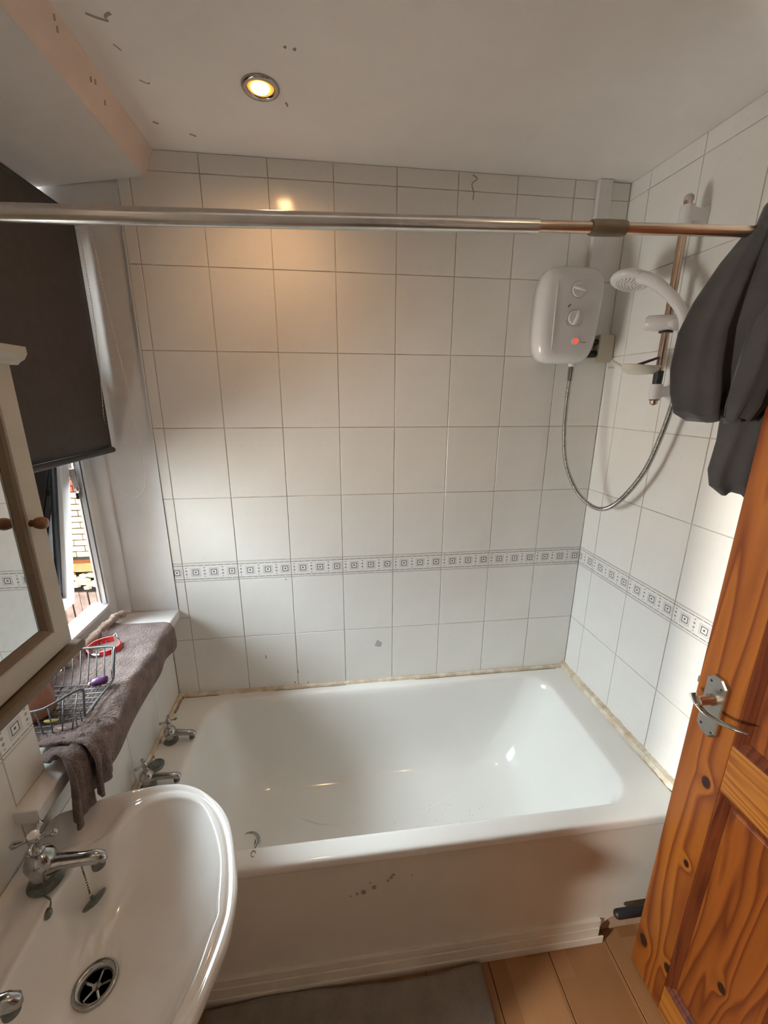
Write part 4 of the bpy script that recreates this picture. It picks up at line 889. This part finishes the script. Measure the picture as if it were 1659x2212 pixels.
# towel on the sill -------------------------------------------------------------
tw = thing('brown_towel', 'brown towel spread on the window sill with its end hanging down', 'towel', (-0.10, -0.38, 0.915))
prof = [(-0.240, 0.9150), (-0.215, 0.9135), (-0.17, 0.9125), (-0.12, 0.9125), (-0.07, 0.9125), (-0.045, 0.9130), (-0.030, 0.9125), (-0.022, 0.906), (-0.019, 0.893), (-0.017, 0.875), (-0.016, 0.855), (-0.018, 0.838)]
rnd = random.Random(4); rows = []
NV = 70
for j in range(NV + 1):
    v = j / NV; y = -0.105 - 0.535 * v; row = []
    cp = catmull([(x, 0, z) for x, z in prof], 5)
    for i, p in enumerate(cp):
        u = i / (len(cp) - 1)
        front = sm(0.55, 0.7, u)
        bul = 0.010 * front * (0.5 + 0.5 * math.sin(v * 17 + 2 * math.sin(v * 5))) + 0.018 * front * sm(0.35, 0.9, v)
        topn = 0.0035 * (1 + math.sin(u * 9 + v * 21) * math.sin(v * 13 - u * 5)) * (1 - front)
        xx = p.x + bul; zz = p.z + topn + 0.022 * math.exp(-((u - 0.02) / 0.05) ** 2) * (0.6 + 0.4 * math.sin(v * 23)) + 0.004 * sm(0.80, 1.0, u) * math.sin(v * 9.0)
        yy = y + 0.010 * math.sin(u * 4 + 1) * (1 if v < 0.1 else 0.3) - 0.02 * u * (1 - v)
        row.append((xx, yy, zz))
    rows.append(row)
o = MB().loft(rows, close=False).obj('spread_cloth', 'towel', tw, smooth=True); solid(o, 0.006, 1); subd(o, 1)
def fold(name, path, w0, w1, amp, rip, seed, mat='towel', th=0.006):
    pp = catmull(path, 8); rings = []; N = len(pp)
    for i, p in enumerate(pp):
        t = i / (N - 1); tg = (pp[min(i + 1, N - 1)] - pp[max(i - 1, 0)]).normalized()
        side = Vector((0.15, -1, 0.05)); side = (side - tg * side.dot(tg)).normalized(); nr = tg.cross(side).normalized()
        if nr.x < 0: nr = -nr
        w_ = w0 + (w1 - w0) * t; ring = []
        for j in range(29):
            a = j / 28 - 0.5
            ring.append(p + side * (a * w_) + nr * (amp * math.sin(a * rip + seed + t * 1.5) + amp * 0.5 * math.sin(a * rip * 2.3 + t * 4)) * (0.35 + 0.65 * t))
        rings.append(ring)
    o = MB().loft(rings, close=False).obj(name, mat, tw, smooth=True); solid(o, th, 0); subd(o, 1); return o
fold('hanging_end', [(-0.085, -0.648, 0.924), (-0.035, -0.668, 0.928), (-0.010, -0.700, 0.905), (-0.006, -0.712, 0.868), (-0.008, -0.716, 0.832), (-0.010, -0.718, 0.800)], 0.110, 0.120, 0.009, 12, 0.5, th=0.009)
fold('hanging_fold', [(-0.060, -0.630, 0.934), (-0.014, -0.640, 0.934), (0.012, -0.660, 0.905), (0.014, -0.672, 0.865), (0.010, -0.676, 0.82)], 0.075, 0.085, 0.007, 9, 2.0, th=0.009)
fold('top_fold', [(-0.13, -0.625, 0.922), (-0.085, -0.632, 0.932), (-0.030, -0.620, 0.932), (0.008, -0.612, 0.915), (0.012, -0.610, 0.870)], 0.06, 0.090, 0.004, 6, 1.0, th=0.008)
sc_ = thing('beige_cloth', 'crumpled beige cloth roll on the sill along the window frame', 'cloth', (-0.24, -0.2, 0.93))
cr_ = MB().tube(catmull([(-0.205, -0.055, 0.936), (-0.222, -0.080, 0.940), (-0.225, -0.115, 0.938), (-0.236, -0.16, 0.934), (-0.236, -0.22, 0.934), (-0.238, -0.30, 0.934), (-0.238, -0.36, 0.934)], 8), [0.0125 + 0.0018 * math.sin(i * 0.7) + 0.0015 * math.sin(i * 1.9 + 1) for i in range(49)], 12).obj('roll', 'towelpale', sc_, smooth=True)

# wire basket ---------------------------------------------------------------------
wb = thing('wire_basket', 'grey wire caddy basket standing on the towel', 'basket', (-0.14, -0.53, 0.925))
bx0, bx1, by0, by1, bz = -0.222, -0.064, -0.628, -0.438, 0.9270
def tube_obj(name, pts, r, n=8): MB().tube(pts, r, n).obj(name, 'wire', wb, smooth=True)
tube_obj('rim_wire', catmull([(-0.235, -0.402, 1.016), (-0.150, -0.402, 1.016), (-0.070, -0.402, 1.016), (-0.062, -0.412, 1.008), (-0.060, -0.430, 0.975), (-0.061, -0.440, 0.945), (-0.061, -0.462, 0.936), (-0.062, -0.52, 0.936), (-0.060, -0.578, 0.938), (-0.058, -0.588, 0.950), (-0.060, -0.575, 0.990), (-0.063, -0.570, 1.004), (-0.075, -0.580, 1.008), (-0.105, -0.618, 1.004), (-0.125, -0.630, 1.001), (-0.160, -0.634, 1.000), (-0.235, -0.634, 1.000)], 7), 0.0032, 10)
tube_obj('rim_wire', [(-0.238, -0.402, 1.016), (-0.238, -0.634, 1.0)], 0.0030, 8)
for i in range(8):
    x = bx0 + 0.006 + (bx1 - bx0 - 0.012) * i / 7
    top1 = (x, -0.634 if x < -0.125 else -0.634 + (x + 0.125) * 1.0, 1.000)
    tube_obj('wire', [(x, -0.402, 1.016), (x, -0.428, 0.945), (x, -0.438, 0.930), (x, -0.450, 0.927), (x, -0.618, 0.927), (x, -0.626, 0.932), top1], 0.0015, 6)
for i in range(10):
    y = by1 - 0.010 - (by1 - by0 - 0.020) * i / 9
    zt = 0.936 if -0.585 < y < -0.45 else 0.97
    tube_obj('wire', [(-0.238, y, 1.01), (-0.226, y, 0.935), (-0.218, y, 0.9285), (-0.068, y, 0.9285), (-0.061, y, 0.936), (-0.060, y, zt)], 0.0014, 6)
# things in and by the basket
pr_ = thing('purple_shaver', 'small purple plastic shaver head in the wire basket', 'shaver', (-0.085, -0.452, 0.945))
MB().tube(catmull([(-0.108, -0.462, 0.9415), (-0.095, -0.458, 0.944), (-0.080, -0.455, 0.946), (-0.070, -0.452, 0.946)], 5), [0.006, 0.009, 0.0105, 0.0115, 0.0120, 0.0125, 0.0125, 0.0125, 0.0125, 0.012, 0.012, 0.0115, 0.011, 0.010, 0.009, 0.007], 14).obj('shell', 'purple', pr_, smooth=True)
MB().lathe([(0.006, 0), (0.006, 0.004)], (-0.110, -0.4625, 0.941), (-1, 0, 0), 12).obj('cap', 'clearplastic', pr_)
pc = MB(); rg_ = []
for k, (s_, z_) in enumerate([(0.8, 0.9310), (1.0, 0.94), (1.0, 0.975), (0.9, 1.005), (0.6, 1.022), (0.2, 1.026)]):
    rg_.append([(-0.182 + 0.034 * s_ * math.cos(a) * (1 + 0.08 * math.sin(3 * a + z_ * 60)), -0.555 + 0.036 * s_ * math.sin(a), z_) for a in [2 * math.pi * i / 24 for i in range(24)]])
tag(pc.loft(rg_, True, True, True).obj('brown_pouch', 'brownbag', smooth=True), 'rust-brown crinkled pouch standing in the wire basket', 'pouch')
tag(MB().tube(catmull([(-0.155, -0.585, 0.9330), (-0.140, -0.588, 0.9345), (-0.122, -0.584, 0.9330)], 4), [0.002, 0.0035, 0.004, 0.0045, 0.0045, 0.0045, 0.004, 0.003, 0.002], 8).obj('yellow_sliver', 'yellow', smooth=True), 'thin yellowish sliver on the floor of the wire basket', 'scrap')
tag(MB().tube([(-0.110, -0.612, 0.9330), (-0.098, -0.616, 0.9340), (-0.078, -0.618, 0.9335)], [0.001, 0.0035, 0.002], 8).obj('pale_sliver', 'timber', smooth=True), 'pale pointed sliver by the near corner of the wire basket', 'scrap')
rd_ = thing('red_strap', 'looped red perforated strap with silver clasp on the sill', 'strap', (-0.16, -0.27, 0.93))
def band(name, mat, pts, h, th, par):
    pp = catmull(pts, 8); rings = []
    for i, p in enumerate(pp):
        tg = (pp[min(i + 1, len(pp) - 1)] - pp[max(i - 1, 0)]).normalized(); n_ = Vector((-tg.y, tg.x, 0)).normalized()
        up = Vector((0, 0, 1)) * 0.8 + n_ * 0.3; up.normalize()
        rings.append([p + n_ * th, p + n_ * th + up * h, p - n_ * th + up * h, p - n_ * th])
    return MB().loft(rings, True, True, True).obj(name, mat, par)
band('strap_band', 'red', [(-0.190, -0.300, 0.9175), (-0.213, -0.272, 0.9175), (-0.212, -0.240, 0.9175), (-0.190, -0.222, 0.9180), (-0.168, -0.216, 0.9180)], 0.020, 0.0018, rd_)
band('strap_band', 'red', [(-0.168, -0.306, 0.9175), (-0.146, -0.300, 0.9175), (-0.128, -0.282, 0.9175), (-0.122, -0.258, 0.9180), (-0.134, -0.232, 0.9180)], 0.020, 0.0018, rd_)
for k in range(6):
    t = k / 5; MB().lathe([(0.0016, 0), (0.0014, 0.0006)], (-0.2155 + 0.030 * t * t, -0.262 + 0.035 * t, 0.9290), (-0.9, 0.4, 0.1), 8).obj('hole', 'ceramic', rd_)
band('clasp', 'chrome', [(-0.193, -0.303, 0.9175), (-0.180, -0.309, 0.9175), (-0.166, -0.307, 0.9175)], 0.014, 0.003, rd_)
MB().tube(catmull([(-0.170, -0.212, 0.937), (-0.160, -0.205, 0.946), (-0.150, -0.226, 0.948), (-0.138, -0.236, 0.938)], 6), 0.0018, 8).obj('buckle', 'chrome', rd_, smooth=True)

# bath mat -----------------------------------------------------------------------
rows = []
for j in range(31):
    v = j / 30; y = -0.709 - 0.47 * v
    rows.append([(0.16 + 0.822 * i / 40 + 0.004 * math.sin(v * 7) - 0.012 * v, y + 0.010 * math.sin(i * 0.16) * (1 - v) - 0.008 * (1 - i / 40) * (1 - v), 0.0075 + 0.012 * math.exp(-((v) / 0.05) ** 2) * (0.5 + 0.5 * i / 40) + 0.0012 * math.sin(i * 0.9 + j)) for i in range(41)])
mo = MB().loft(rows, close=False).obj('bath_mat', 'mat', smooth=True); solid(mo, 0.011, 0); subd(mo, 1); tag(mo, 'dark grey bath mat on the floor against the bath panel', 'mat')

# downlights ----------------------------------------------------------------------
def downlight(x, y, label):
    t = thing('downlight', label, 'ceiling light', (x, y, CEIL), 'ceiling downlights')
    MB().lathe([(0.043, 0.0), (0.0435, -0.003), (0.041, -0.006), (0.034, -0.007), (0.030, -0.004), (0.029, -0.0005)], (x, y, CEIL - 0.0001), (0, 0, 1), 40, False).obj('bezel', 'chrome', t, smooth=True)
    MB().lathe([(0.0300, -0.0006), (0.0285, -0.0030), (0.0235, -0.0020), (0.0200, -0.0008)], (x, y, CEIL - 0.0001), (0, 0, 1), 32, False).obj('inner_rim', 'reflector', t, smooth=True)
    MB().lathe([(0.0215, 0.0), (0.019, -0.004), (0.013, -0.007), (0.001, -0.0085)], (x - 0.002, y + 0.003, CEIL - 0.0006), (0, 0, 1), 28).obj('bulb', 'bulb', t, smooth=True)
downlight(LX, LY, 'lit round downlight in the ceiling over the bath')
downlight(1.158, -1.288, 'lit round downlight in the ceiling near the doorway')
